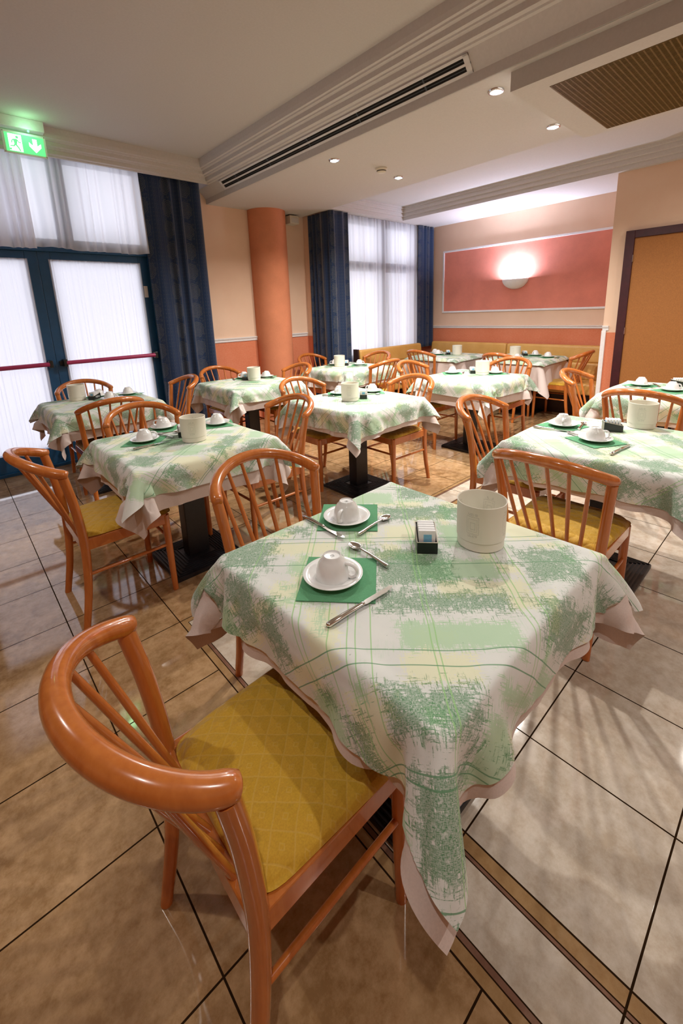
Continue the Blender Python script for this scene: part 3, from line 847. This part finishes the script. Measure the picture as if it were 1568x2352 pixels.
def tuck_under(Xu, over):
    """pull the lower cloth back behind the cloth lying over it"""
    from mathutils.bvhtree import BVHTree
    n = over.shape[0]; idx = np.arange(n * n).reshape(n, n)
    F = np.stack([idx[:-1, :-1], idx[1:, :-1], idx[1:, 1:], idx[:-1, 1:]], -1).reshape(-1, 4)
    bvh = BVHTree.FromPolygons(over.reshape(-1, 3).tolist(), F.tolist())
    A = Xu.reshape(-1, 3).copy(); zmin = over[..., 2].min() - .02
    for rep in range(5):
        for i in np.nonzero((A[:, 2] < TOP - .012) & (A[:, 2] > zmin))[0]:
            p = Vector(A[i]); loc, nr, fi, d = bvh.find_nearest(p, .10)
            if loc is None or d < 1e-6: continue
            v = p - loc; sd = v.dot(nr)
            if -.004 < sd < .03 and abs(sd) > .45 * d: A[i] -= np.array(nr) * min(.012, (sd + .005) * .8)
        G = A.reshape(Xu.shape)
        if rep < 9:
            S_ = G.copy(); S_[1:-1, 1:-1] = (G[:-2, 1:-1] + G[2:, 1:-1] + G[1:-1, :-2] + G[1:-1, 2:]) / 4
            m = (G[..., 2] < TOP - .012)[..., None]; G = np.where(m, .5 * G + .5 * S_, G)
        A = G.reshape(-1, 3)
    return A.reshape(Xu.shape)
def cloth_mesh(name, UVX, k, quarter=0, pattern=True, under=None, over=None):
    U, V, X = UVX
    Xu = upsample(X, k)
    if under is not None: Xu = lift_over(Xu, under)
    if over is not None: Xu = tuck_under(Xu, lift_over(upsample(over[2], 3), UVX))
    Uu = upsample(U[..., None], k)[..., 0]; Vu = upsample(V[..., None], k)[..., 0]
    n = Xu.shape[0]
    idx = np.arange(n * n).reshape(n, n)
    F = np.stack([idx[:-1, :-1], idx[1:, :-1], idx[1:, 1:], idx[:-1, 1:]], -1).reshape(-1, 4)
    me = bpy.data.meshes.new(name)
    me.from_pydata(Xu.reshape(-1, 3).tolist(), [], F.tolist())
    me.polygons.foreach_set('use_smooth', [True] * len(me.polygons))
    u, v = Uu.ravel(), Vu.ravel()
    for _ in range(quarter): u, v = -v, u
    uvl = me.uv_layers.new(name='UVMap')
    li = np.empty(len(me.loops), np.int32); me.loops.foreach_get('vertex_index', li)
    uvl.data.foreach_set('uv', np.stack([u[li], v[li]], -1).ravel())
    if pattern:
        p = (u - v) * .70711; q = (u + v) * .70711
        for nm, bx in (('dark', DARK), ('light', LIGHT), ('yellow', YELL)):
            at = me.attributes.new(nm, 'FLOAT', 'POINT'); at.data.foreach_set('value', field(p, q, bx).astype(np.float32))
    me.materials.append(MT['cloth'] if pattern else MT['under'])
    return me

# ---------------------------------------------------------------- tables
TOP = .745
def make_table():
    t = thing('pedestal_table', '', 'table')
    bm = bmesh.new(); box(bm, -.39, .39, -.39, .39, .700, .732, .006); mesh_obj('tabletop', bm, MT['darkwood'], t)
    bm = bmesh.new(); box(bm, -.065, .065, -.045, .045, .03, .69, .006); mesh_obj('column', bm, MT['iron'], t)
    bm = bmesh.new()
    for k in range(8):
        w = .21 - k * .0165; box(bm, -w, w, -w, w, .0 if k == 0 else .016 + k * .0022, .018 + k * .0022 if k else .018, .0018)
    for k in range(8):
        w = .205 - k * .0165; z = .0195 + k * .0022
        for sx in (0, 1):
            for sg in (-1, 1):
                if sx: box(bm, -w, w, sg * w - .003, sg * w + .003, z - .003, z + .004, .001)
                else: box(bm, sg * w - .003, sg * w + .003, -w, w, z - .003, z + .004, .001)
    mesh_obj('ribbed_base', bm, MT['iron'], t)
    bm = bmesh.new(); box(bm, -.16, .16, -.16, .16, .684, .702, .003); mesh_obj('top_bracket', bm, MT['iron'], t)
    return t
TN = {  # key: (x, y, phrase)
    'T1': (.875, .715, 'the nearest table'),
    'T2': (.94, 2.41, 'the left middle table'),
    'T3': (2.38, 2.44, 'the centre table'),
    'T4': (2.45, .66, 'the right-hand table'),
    'T5': (.93, 4.13, 'the glass-door table'),
    'T6': (2.33, 4.00, 'the pillar table'),
    'T7': (3.77, 3.98, 'the bench-end table'),
    'T8': (3.93, 2.34, 'the table before the niche'),
    'T9': (4.05, .72, 'the cork-door table'),
    'T10': (5.53, 3.74, 'the niche corner table'),
    'T11': (5.75, 2.66, 'the wall-lamp table'),
}
base = make_table(); first = True
for k, (x, y, ph) in TN.items():
    lb = 'black iron pedestal table hidden under cloths, ' + ph
    if first: base.location = (x, y, 0); base['label'] = lb; base['group'] = 'pedestal tables'; first = False
    else: dup(base, (x, y, 0), 0, lb, 'pedestal tables')
# cloths: simulate a few variants, instance them
Au = .393
unders = [drape(41, 1.16, Au, .738, (.018, .018), .01, 4, 260, .08), drape(41, 1.19, Au, .738, (.012, .004), -.03, 2, 260, .02)]
und_long = drape(41, 1.38, Au, .738, (.01, .0), .02, 3, 260, .25)
overs = [drape(43, 1.045, Au + .007, TOP, (-.017, -.017), .01, 4, 260, .15), drape(43, 1.06, Au + .007, TOP, (.0, .0), -.03, 5, 260, .5), drape(43, 1.06, Au + .007, TOP, (-.015, -.01), .035, 6, 260, .4)]
ov_small = drape(43, .90, Au + .007, TOP, (.0, .0), .02, 7, 220, .9)
UM = [cloth_mesh('undercloth', unders[0], 3, 0, False, None, overs[0]), cloth_mesh('undercloth', unders[1], 3, 0, False, None, overs[1]), cloth_mesh('undercloth', und_long, 3, 0, False), cloth_mesh('undercloth', unders[0], 3, 0, False, None, overs[2])]
OM = {}
def over_mesh(v, q):
    if (v, q) not in OM: OM[(v, q)] = cloth_mesh('printed_tablecloth', overs[v] if v < 3 else ov_small, 4, q, True, (unders[0], unders[1], unders[0], und_long)[v])
    return OM[(v, q)]
plan = {'T1': (0, 0, 0, 0), 'T2': (1, 1, 1, 0), 'T3': (3, 2, 0, 0), 'T4': (3, 2, 1, 0), 'T5': (1, 1, 1, 90), 'T6': (1, 1, 0, 0), 'T7': (3, 2, 0, 90), 'T8': (1, 1, 1, 180), 'T9': (3, 2, 0, 0), 'T10': (2, 3, 0, 0), 'T11': (2, 3, 0, 90)}
for k, (ui, ov, qt, rz) in plan.items():
    x, y, ph = TN[k]
    o = bpy.data.objects.new('undercloth', UM[ui]); COL.objects.link(o); o.location = (x, y, 0); o.rotation_euler = (0, 0, math.radians(rz))
    tag(o, 'pale pink undercloth hanging below the green cloth of ' + ph, 'tablecloth', 'pale pink undercloths')
    o = bpy.data.objects.new('printed_tablecloth', over_mesh(ov, qt)); COL.objects.link(o); o.location = (x, y, 0); o.rotation_euler = (0, 0, math.radians(rz))
    tag(o, 'white cloth printed in brushed green and yellow over ' + ph, 'tablecloth', 'printed green tablecloths')

# ---------------------------------------------------------------- chairs
def make_chair():
    t = thing('spindle_back_chair', '', 'chair')
    WD = MT['wood']
    for s in (-1, 1):
        bm = bmesh.new()
        P = smoothpath([(-.262, s * .205, 0), (-.225, s * .200, .20), (-.208, s * .200, .42), (-.222, s * .212, .62), (-.246, s * .226, .772)], 20)
        tube(bm, P, [.0155 + .0045 * min(1, i / 9) for i in range(21)], 14); mesh_obj('leg', bm, WD, t, smooth=True)
        bm = bmesh.new(); tube(bm, [(.172, s * .196, 0), (.170, s * .193, .2), (.168, s * .192, .438)], [.0145, .0175, .0195], 14); mesh_obj('leg', bm, WD, t, smooth=True)
        bm = bmesh.new(); tube(bm, [(-.230, s * .200, .27), (.17, s * .194, .27)], .0085, 10); mesh_obj('stretcher', bm, WD, t, smooth=True)
    bm = bmesh.new(); tube(bm, [(.17, -.194, .31), (.17, .194, .31)], .0085, 10); mesh_obj('stretcher', bm, WD, t, smooth=True)
    # apron frame
    bm = bmesh.new()
    box(bm, -.222, -.196, -.2, .2, .392, .446, .004); box(bm, .160, .182, -.195, .195, .392, .446, .004)
    for s in (-1, 1): box(bm, -.21, .17, min(s * .186, s * .208), max(s * .186, s * .208), .392, .446, .004)
    mesh_obj('seat_frame', bm, WD, t)
    # cushion
    bm = bmesh.new(); n = 22; top = []; bot = []
    for i in range(n + 1):
        r1 = []; r2 = []
        for j in range(n + 1):
            u = -1 + 2 * i / n; v = -1 + 2 * j / n
            uu = math.sin(u * PI / 2); vv = math.sin(v * PI / 2)
            m = max(abs(uu), abs(vv)); rr = (abs(uu) ** 9 + abs(vv) ** 9) ** (1 / 9) if m > 0 else 1
            f = (m / rr) if rr > 0 else 1
            cu, cv = uu * f, vv * f
            x = .002 + cu * .204; y = cv * (.199 + .016 * (cu + 1) / 2)
            e = max(abs(cu), abs(cv)) if False else (abs(cu) ** 6 + abs(cv) ** 6) ** (1 / 6)
            e = min(1, e); hgt = (1 - e ** 8) ** .5 if e < 1 else 0
            r1.append(bm.verts.new((x, y, .450 + .030 * hgt + .004 * (1 - e * e))))
            r2.append(bm.verts.new((x * .98, y * .98, .447)) if True else None)
        top.append(r1); bot.append(r2)
    for i in range(n):
        for j in range(n):
            bm.faces.new([top[i][j], top[i + 1][j], top[i + 1][j + 1], top[i][j + 1]])
            bm.faces.new([bot[i][j], bot[i][j + 1], bot[i + 1][j + 1], bot[i + 1][j]])
    def strip(A, B):
        for a in range(len(A) - 1): bm.faces.new([A[a], B[a], B[a + 1], A[a + 1]])
    strip(top[0], bot[0]); strip([r[-1] for r in top], [r[-1] for r in bot]); strip(list(reversed(top[-1])), list(reversed(bot[-1]))); strip([r[0] for r in reversed(top)], [r[0] for r in reversed(bot)])
    bmesh.ops.recalc_face_normals(bm, faces=bm.faces)
    mesh_obj('seat_cushion', bm, MT['seat'], t, smooth=60)
    # curved top rail
    def rail_pt(a):   # a in degrees -80..80
        r = math.radians(a); e = math.radians(78)
        x = -.248 - .150 * (math.cos(r) - math.cos(e)) / (1 - math.cos(e))
        y = .226 * math.sin(r) / math.sin(e)
        return Vector((x, y, .786 + .072 * ((math.cos(r) - math.cos(e)) / (1 - math.cos(e))) ** 1.1))
    bm = bmesh.new(); n = 44
    P = [rail_pt(-78 + 156 * i / n) for i in range(n + 1)]
    d0 = (P[0] - P[1]).normalized(); d1 = (P[-1] - P[-2]).normalized()
    P = [P[0] + d0 * .024, P[0] + d0 * .020, P[0] + d0 * .008] + P + [P[-1] + d1 * .008, P[-1] + d1 * .020, P[-1] + d1 * .024]
    rr = [.013, .019, .0215] + [.0225] * (n + 1) + [.0215, .019, .013]
    tube(bm, P, rr, 18); mesh_obj('top_rail', bm, WD, t, smooth=50)
    for k in range(6):
        s = (k - 2.5) / 2.5
        a = s * 50
        pt = rail_pt(a); pb = Vector((-.209, s * .125, .440))
        mid = pb.lerp(pt, .5)
        bm = bmesh.new(); tube(bm, [pb, mid, pt], [.0075, .0088, .0070], 10); mesh_obj('spindle', bm, WD, t, smooth=True)
    return t
FX, FXN, FY, FYN = 0, PI, PI / 2, -PI / 2
CH = [  # mid of rail ends (x,y), facing, label
    (.182, .70, FX, 'largest orange wooden chair in the foreground, rail toward the left edge'),
    (.865, 1.395, FYN, 'orange spindle chair at the far side of the nearest table, behind the cups'),
    (1.745, .67, FX, 'orange spindle chair seen from behind between the nearest and right-hand tables'),
    (2.45, 1.345, FYN, 'orange chair at the far side of the near right-hand table, standing left of it'),
    (.285, 2.36, FX, 'orange chair with open mustard seat at far left, pulled up to the left table'),
    (1.665, 2.41, FXN, 'orange chair facing left between the left table and centre table'),
    (.90, 2.96, FYN, 'orange chair behind the left table, its rail overlapping a darker chair'),
    (2.29, 3.005, FYN, 'orange chair at the far side of the centre table, behind its left cup'),
    (2.91, 2.34, FXN, 'orange chair at the right of the centre table, its legs by bright window reflections'),
    (.875, 3.585, FY, 'reddish chair at the near side of the glass-door table, seen from behind'),
    (1.655, 4.17, FXN, 'narrow-looking chair turned sideways before the navy curtain by the doors'),
    (.935, 4.70, FYN, 'chair silhouetted against the white door glass behind the bucket'),
    (2.27, 4.52, FYN, 'chair behind the pillar table, its rail against the salmon dado'),
    (2.91, 3.98, FXN, 'chair at the right of the pillar table, below the orange pillar'),
    (3.78, 4.72, FYN, 'darker chair tucked behind the bench-end table beside the navy curtain'),
    (4.43, 4.14, FXN, 'chair whose arch shows over the bench-end table before the mustard bench'),
    (3.86, 3.47, FY, 'chair at the near side of the bench-end table, left of the niche tables'),
    (3.80, 2.97, FYN, 'chair at the far side of the table between centre and niche, left end'),
    (4.55, 2.26, FXN, 'chair at the right of the table between centre and niche'),
    (5.02, 3.80, FX, 'chair before the corner table of the niche, seen from behind'),
    (5.12, 2.66, FX, 'chair before the lamp-side niche table, its rail partly hidden by another'),
    (5.73, 1.98, FY, 'chair at the right end of the niche, beside the white corner strip'),
    (4.0, 1.33, FYN, 'chair left of the cork-coloured door, at the table before that door'),
    (3.40, .75, FX, 'orange chair between the near right-hand table and the door table, behind the bucket'),
]
proto = make_chair(); proto['group'] = 'orange spindle-back chairs'
for i, (x, y, f, lb) in enumerate(CH):
    j = (rnd.random() - .5) * .05 if i > 4 else 0
    loc = (x + .247 * math.cos(f), y + .247 * math.sin(f), 0)
    if i == 0: proto.location = loc; proto.rotation_euler = (0, 0, f); proto['label'] = lb
    else: dup(proto, loc, f + j, lb)

# ---------------------------------------------------------------- corner bench
def bench(label, L, loc, rz, seams):
    t = thing('banquette_bench', label, 'bench', loc, rz, 'mustard banquette bench sections')
    bm = bmesh.new(); box(bm, .0, L, .0, .34, .0, .30, .006); box(bm, 0, L, 0.0, .04, .30, .86, .004); mesh_obj('plinth', bm, MT['darkwood'], t)
    def pad(name, x0, x1, y0, y1, z0, z1, bev, M=None):
        bm = bmesh.new(); box(bm, x0, x1, y0, y1, z0, z1)
        bmesh.ops.bevel(bm, geom=list(bm.edges), offset=bev, segments=5, profile=.6, affect='EDGES')
        if M:
            for v in bm.verts: v.co = M(v.co)
        mesh_obj(name, bm, MT['bench'], t, smooth=60)
    pad('seat_cushion', .0, L, .09, .50, .30, .445, .035)
    lean = lambda c: Vector((c.x, c.y + (.86 - c.z) * .10, c.z))
    for a, b in seams: pad('back_cushion', a + .002, b - .002, .03, .115, .66, .885, .035, lean); pad('back_cushion', a + .002, b - .002, .045, .13, .44, .665, .03, lean)
    return t
bench('mustard bench section running along the salmon wall under the lamp', 2.80, (6.322, 1.70, 0), PI / 2, [(0, 1.45), (1.45, 2.80)])
bench('mustard bench section under the niche window with a dark end panel', 1.42, (5.82, 4.52, 0), PI, [(0, 1.42)])
bm = bmesh.new(); prism(bm, [(4.52, 0), (4.52, .895), (4.43, .895), (4.40, .45), (4.03, .44), (4.03, 0)], 4.368, 4.395, Matrix(((0, 0, 1, 0), (1, 0, 0, 0), (0, 1, 0, 0), (0, 0, 0, 1))))
tag(mesh_obj('bench_end_panel', bm, MT['darkwood']), 'dark wooden end panel closing the bench by the niche curtain', 'panel')

# ---------------------------------------------------------------- tableware
def make_cup():
    t = thing('coffee_cup', '', 'cup')
    bm = bmesh.new()
    lathe(bm, [(.0395, .004), (.043, 0), (.0455, .002), (.0452, .010), (.043, .024), (.038, .040), (.031, .052), (.0245, .0585), (.0235, .0625), (.0215, .0635), (.0205, .060), (.006, .0595), (0, .0595)], 40)
    cb = mesh_obj('cup_body', bm, MT['porc'], t, smooth=50)
    bm = bmesh.new()
    tube(bm, smoothpath([(.041, 0, .012), (.052, 0, .008), (.064, 0, .016), (.066, 0, .030), (.056, 0, .042), (.036, 0, .045)], 22), .0042, 10, True, 1.5)
    mesh_obj('handle', bm, MT['porc'], t, smooth=True)
    bm = bmesh.new()
    for (a, b) in (((-.006, 0), (0, .006)), ((0, .006), (.006, 0)), ((.006, 0), (0, -.006)), ((0, -.006), (-.006, 0)), ((-.003, -.001), (-.001, .0025)), ((-.001, .0025), (.001, -.001)), ((.001, -.001), (.003, .002))):
        tube(bm, [(a[0], a[1], .0597), (b[0], b[1], .0597)], .00035, 4)
    mesh_obj('maker_mark', bm, MT['greyink'], cb)
    return t
def make_saucer():
    bm = bmesh.new()
    lathe(bm, [(0, .003), (.030, .003), (.032, .0), (.036, .0), (.040, .004), (.062, .010), (.0775, .0165), (.0785, .0185), (.077, .0192), (.060, .0135), (.044, .0085), (.034, .0060), (0, .0055)], 48)
    return mesh_obj('saucer', bm, MT['porc'], smooth=60)
def make_knife():
    t = thing('table_knife', '', 'knife')
    bm = bmesh.new()
    tube(bm, [(-.105, 0, .004), (-.10, 0, .004), (-.06, 0, .0045), (0, 0, .0040), (.004, 0, .0045), (.008, 0, .003)], [.003, .0062, .0055, .0042, .0052, .004], 12, True, 1.2)
    mesh_obj('handle', bm, MT['steel'], t, smooth=60)
    bm = bmesh.new(); prism(bm, [(.006, -.004), (.012, -.0075), (.080, -.0085), (.105, -.003), (.108, .001), (.100, .0045), (.02, .0062), (.006, .004)], .003, .0048)
    mesh_obj('blade', bm, MT['steel'], t)
    return t
def make_spoon():
    t = thing('coffee_spoon', '', 'spoon')
    bm = bmesh.new()
    tube(bm, smoothpath([(-.085, 0, .003), (-.05, 0, .004), (0, 0, .007), (.028, 0, .006), (.034, 0, .0045)], 16), [.0028 + .0022 * abs(1 - i / 9) if i < 9 else .0026 for i in range(17)], 10, True, 1.5)
    mesh_obj('handle', bm, MT['steel'], t, smooth=60)
    bm = bmesh.new(); n = 12; rows = []
    for i in range(9):
        f = i / 8
        rows.append([bm.verts.new((.054 + .024 * f * math.cos(2 * PI * k / n), .0155 * f * math.sin(2 * PI * k / n) * (1 - .12 * math.cos(2 * PI * k / n)), .0010 + .0060 * f * f)) for k in range(n)])
    for a, b in zip(rows, rows[1:]):
        for k in range(n): bm.faces.new([a[k], a[(k + 1) % n], b[(k + 1) % n], b[k]])
    bmesh.ops.remove_doubles(bm, verts=bm.verts, dist=1e-6)
    o = mesh_obj('bowl', bm, MT['steel'], t, smooth=True); s = o.modifiers.new('t', 'SOLIDIFY'); s.thickness = .001; s.offset = 1
    return t
def make_napkin():
    bm = bmesh.new(); s = .0975
    for k in range(2):
        w = s - k * .0012; box(bm, -w, w, -w, w + k * .0004, .0 + k * .0008, .0007 + k * .0008)
    o = mesh_obj('paper_napkin', bm, MT['napkin']); return o
def make_bucket():
    bm = bmesh.new()
    lathe(bm, [(0, .001), (.064, .0), (.0665, .002), (.067, .0275), (.0690, .0285), (.0700, .136), (.0705, .1375), (.0690, .1385), (.0672, .1365), (.0655, .010), (0, .008)], 56)
    return mesh_obj('waste_bucket', bm, MT['bucket'], smooth=40)
def make_caddy():
    t = thing('sugar_caddy', '', 'sugar caddy')
    bm = bmesh.new(); a, b = .045, .029
    # open box with a lower front
    def wall(x0, x1, y0, y1, h0, h1):
        vs = [bm.verts.new((x0, y0, 0)), bm.verts.new((x1, y0, 0)), bm.verts.new((x1, y1, 0)), bm.verts.new((x0, y1, 0)),
              bm.verts.new((x0, y0, h0)), bm.verts.new((x1, y0, h1)), bm.verts.new((x1, y1, h1)), bm.verts.new((x0, y1, h0))]
        for f in ((3, 2, 1, 0), (4, 5, 6, 7), (0, 1, 5, 4), (1, 2, 6, 5), (2, 3, 7, 6), (3, 0, 4, 7)): bm.faces.new([vs[i] for i in f])
    w = .003; hf, hb = .034, .052
    wall(-a, a, -b, -b + w, hf, hb); wall(-a, a, b - w, b, hf, hb); wall(-a, -a + w, -b + w, b - w, hf, hf); wall(a - w, a, -b + w, b - w, hb, hb)
    wall(-a + w, a - w, -b + w, b - w, .003, .003)
    kb = mesh_obj('caddy_box', bm, MT['black'], t)
    bm = bmesh.new()
    tube(bm, [(-a, -b, hf + .0008), (a, -b, hb + .0008), (a, b, hb + .0008), (-a, b, hf + .0008), (-a, -b, hf + .0008)], .0015, 8)
    mesh_obj('caddy_rim', bm, MT['detector'], t)
    cu = bpy.data.curves.new('lettering', 'FONT'); cu.body = 'VERO'; cu.size = .022; cu.align_x = 'CENTER'; cu.align_y = 'CENTER'; cu.extrude = .0003
    tmp = bpy.data.objects.new('tmp', cu); COL.objects.link(tmp)
    bpy.context.view_layer.update()
    me = bpy.data.meshes.new_from_object(tmp.evaluated_get(bpy.context.evaluated_depsgraph_get()))
    bpy.data.objects.remove(tmp)
    me.materials.clear(); me.materials.append(MT['ink'])
    o = bpy.data.objects.new('lettering', me); COL.objects.link(o); o.parent = kb; o.location = (.004, -b - .0004, .023); o.rotation_euler = (PI / 2, 0, 0)
    return t
def make_packet():
    t = thing('sugar_packet', '', 'sugar packet')
    bm = bmesh.new(); box(bm, -.0052, .0052, -.0240, .0240, 0, .062, .0026); ps = mesh_obj('paper_sachet', bm, MT['packet'], t, smooth=40)
    bm = bmesh.new(); box(bm, -.0056, .0056, -.013, .010, .026, .050); mesh_obj('blue_print', bm, MT['blue'], ps)
    return t
P_ = dict(cup=make_cup(), saucer=make_saucer(), knife=make_knife(), spoon=make_spoon(), napkin=make_napkin(), bucket=make_bucket(), caddy=make_caddy(), packet=make_packet())
PG = dict(cup='upturned coffee cups', saucer='white saucers', knife='table knives', spoon='coffee spoons', napkin='green paper napkins', bucket='cream table buckets', caddy='black sugar caddies', packet='sugar packets')
used = set()
CAT = dict(saucer='saucer', napkin='napkin', bucket='bucket')
def put(kind, x, y, z, rz, label):
    p = P_[kind]
    if kind not in used:
        used.add(kind); p.location = (x, y, z); p.rotation_euler = (0, 0, rz); p['label'] = label; p['group'] = PG[kind]
        if kind in CAT: p['category'] = CAT[kind]
        return p
    return dup(p, (x, y, z), rz, label, PG[kind])
Z0 = TOP + .0030
def ang(a, b): return math.atan2(b[1] - a[1], b[0] - a[0])
def cover(tk, x, y, which, nap, handle, knife=None, spoon=None, napoff=(0, 0)):
    ph = TN[tk][2]
    put('napkin', x + napoff[0], y + napoff[1], Z0, nap, 'green square paper napkin under %s on %s' % (which + ' saucer', ph))
    put('saucer', x, y, Z0 + .0018, 0, 'white saucer under the %s cup on %s' % (which, ph))
    put('cup', x, y, Z0 + .0075, handle, 'white cup turned upside down, %s one on %s' % (which, ph))
    if knife:
        a, b = knife; put('knife', (a[0] + b[0]) / 2, (a[1] + b[1]) / 2, Z0 + .0020, ang(a, b), 'steel knife beside the %s cup on %s' % (which, ph))
    if spoon:
        a, b = spoon; put('spoon', (a[0] + b[0]) / 2, (a[1] + b[1]) / 2, Z0 + .0022, ang(a, b), 'small steel spoon beside the %s cup on %s' % (which, ph))
D = math.radians
def off(x, y, a, d, l):   # a cutlery line of length l, centred at distance d in direction a, turned 90
    cx, cy = x + d * math.cos(a), y + d * math.sin(a); t = a + PI / 2
    return ((cx - l / 2 * math.cos(t), cy - l / 2 * math.sin(t)), (cx + l / 2 * math.cos(t), cy + l / 2 * math.sin(t)))
# T1
cover('T1', .652, .775, 'nearer', D(-48), D(-62), ((.515, .648), (.735, .640)), ((.790, .715), (.800, .865)), (.012, -.010))
cover('T1', .905, .990, 'farther', D(-47), D(-158), ((.815, 1.118), (.811, .900)), ((.865, .888), (1.018, .900)), (.018, .010))
cover('T2', .955, 2.745, 'farthest', D(-50), D(130), None, ((.85, 2.60), (.99, 2.56)))
cover('T2', 1.235, 2.565, 'right-hand', D(-20), D(60), None, None)
cover('T2', .765, 2.530, 'front left', D(-40), D(-20), ((.66, 2.40), (.87, 2.41)), ((.90, 2.47), (.86, 2.62)))
cover('T3', 2.43, 2.70, 'left', D(-40), D(-160), off(2.43, 2.70, D(200), .11, .2), off(2.43, 2.70, D(-70), .10, .16))
cover('T3', 2.67, 2.54, 'right', D(-42), D(100), None, off(2.67, 2.54, D(220), .11, .16))
cover('T4', 2.55, .93, 'farther left', D(-15), D(200), ((2.41, 1.04), (2.45, .83)), ((2.53, .835), (2.68, .86)))
cover('T4', 2.36, .70, 'nearer', D(-28), D(-45), ((2.17, .575), (2.38, .555)), ((2.40, .82), (2.36, .84 - .11)))
cover('T5', 1.02, 4.17, 'nearest', D(20), D(-40), None, off(1.02, 4.17, D(0), .11, .16))
cover('T5', .99, 4.40, 'farther left', D(10), D(60), None, None)
cover('T5', 1.21, 4.29, 'right-hand', D(30), D(90), off(1.21, 4.29, D(-120), .12, .2), None)
cover('T6', 2.43, 4.27, 'left', D(40), D(160), off(2.43, 4.27, D(160), .12, .2), None)
cover('T6', 2.62, 4.11, 'right', D(45), D(100), None, off(2.62, 4.11, D(240), .10, .16))
cover('T7', 3.96, 3.99, 'right', D(40), D(-70), None, off(3.96, 3.99, D(240), .11, .16))
cover('T7', 3.80, 4.29, 'far', D(45), D(120), off(3.80, 4.29, D(180), .11, .2), None)
cover('T8', 3.97, 2.60, 'left', D(-45), D(-150), None, off(3.97, 2.60, D(-60), .11, .16))
cover('T8', 4.20, 2.24, 'right', D(-40), D(60), off(4.20, 2.24, D(-40), .11, .2), None)
cover('T9', 4.20, .95, 'left', D(-20), D(210), off(4.20, .95, D(190), .12, .2), off(4.20, .95, D(-60), .11, .16))
cover('T9', 4.08, .72, 'right', D(-25), D(-45), None, off(4.08, .72, D(-80), .11, .16))
cover('T10', 5.62, 4.00, 'far left', D(40), D(190), None, None)
cover('T10', 5.50, 3.86, 'front', D(42), D(-60), None, off(5.50, 3.86, D(-60), .11, .16))
cover('T11', 5.47, 2.62, 'front left', D(40), D(-60), off(5.47, 2.62, D(-90), .12, .2), None)
cover('T11', 6.00, 2.62, 'far', D(42), D(170), None, None)
cover('T11', 5.86, 2.39, 'right', D(45), D(60), None, off(5.86, 2.39, D(-90), .11, .16))
for k, x, y, r in (('T1', 1.085, .600, 10), ('T2', .975, 2.335, 60), ('T3', 2.31, 2.44, 40), ('T4', 2.80, .61, 10), ('T5', .815, 4.40, 30), ('T6', 2.43, 4.06, 10), ('T7', 3.74, 4.13, 60), ('T8', 4.09, 2.32, 10), ('T10', 5.64, 3.62, 0), ('T11', 5.78, 2.80, 0)):
    put('bucket', x, y, Z0, D(r), 'round cream bucket with a raised seal standing on ' + TN[k][2])
for k, x, y, r in (('T1', .955, .702, 42), ('T2', .968, 2.475, 70), ('T3', 2.44, 2.42, 42), ('T4', 2.62, .70, 118), ('T5', .93, 4.31, 40), ('T6', 2.39, 4.16, 40), ('T7', 3.86, 4.13, 40), ('T8', 4.10, 2.44, 40), ('T9', 4.34, .73, 118), ('T10', 5.60, 3.75, 40), ('T11', 5.94, 2.74, 40)):
    ph = TN[k][2]; rr = D(r)
    put('caddy', x, y, Z0, rr, 'small black sugar caddy lettered VERO on ' + ph)
    for n in range(5):
        dx = -.0285 + n * .0140
        put('packet', x + dx * math.cos(rr), y + dx * math.sin(rr), Z0 + .0035, rr, 'white sugar packet with blue print standing in the caddy on ' + ph)['group'] = 'sugar packets on ' + ph
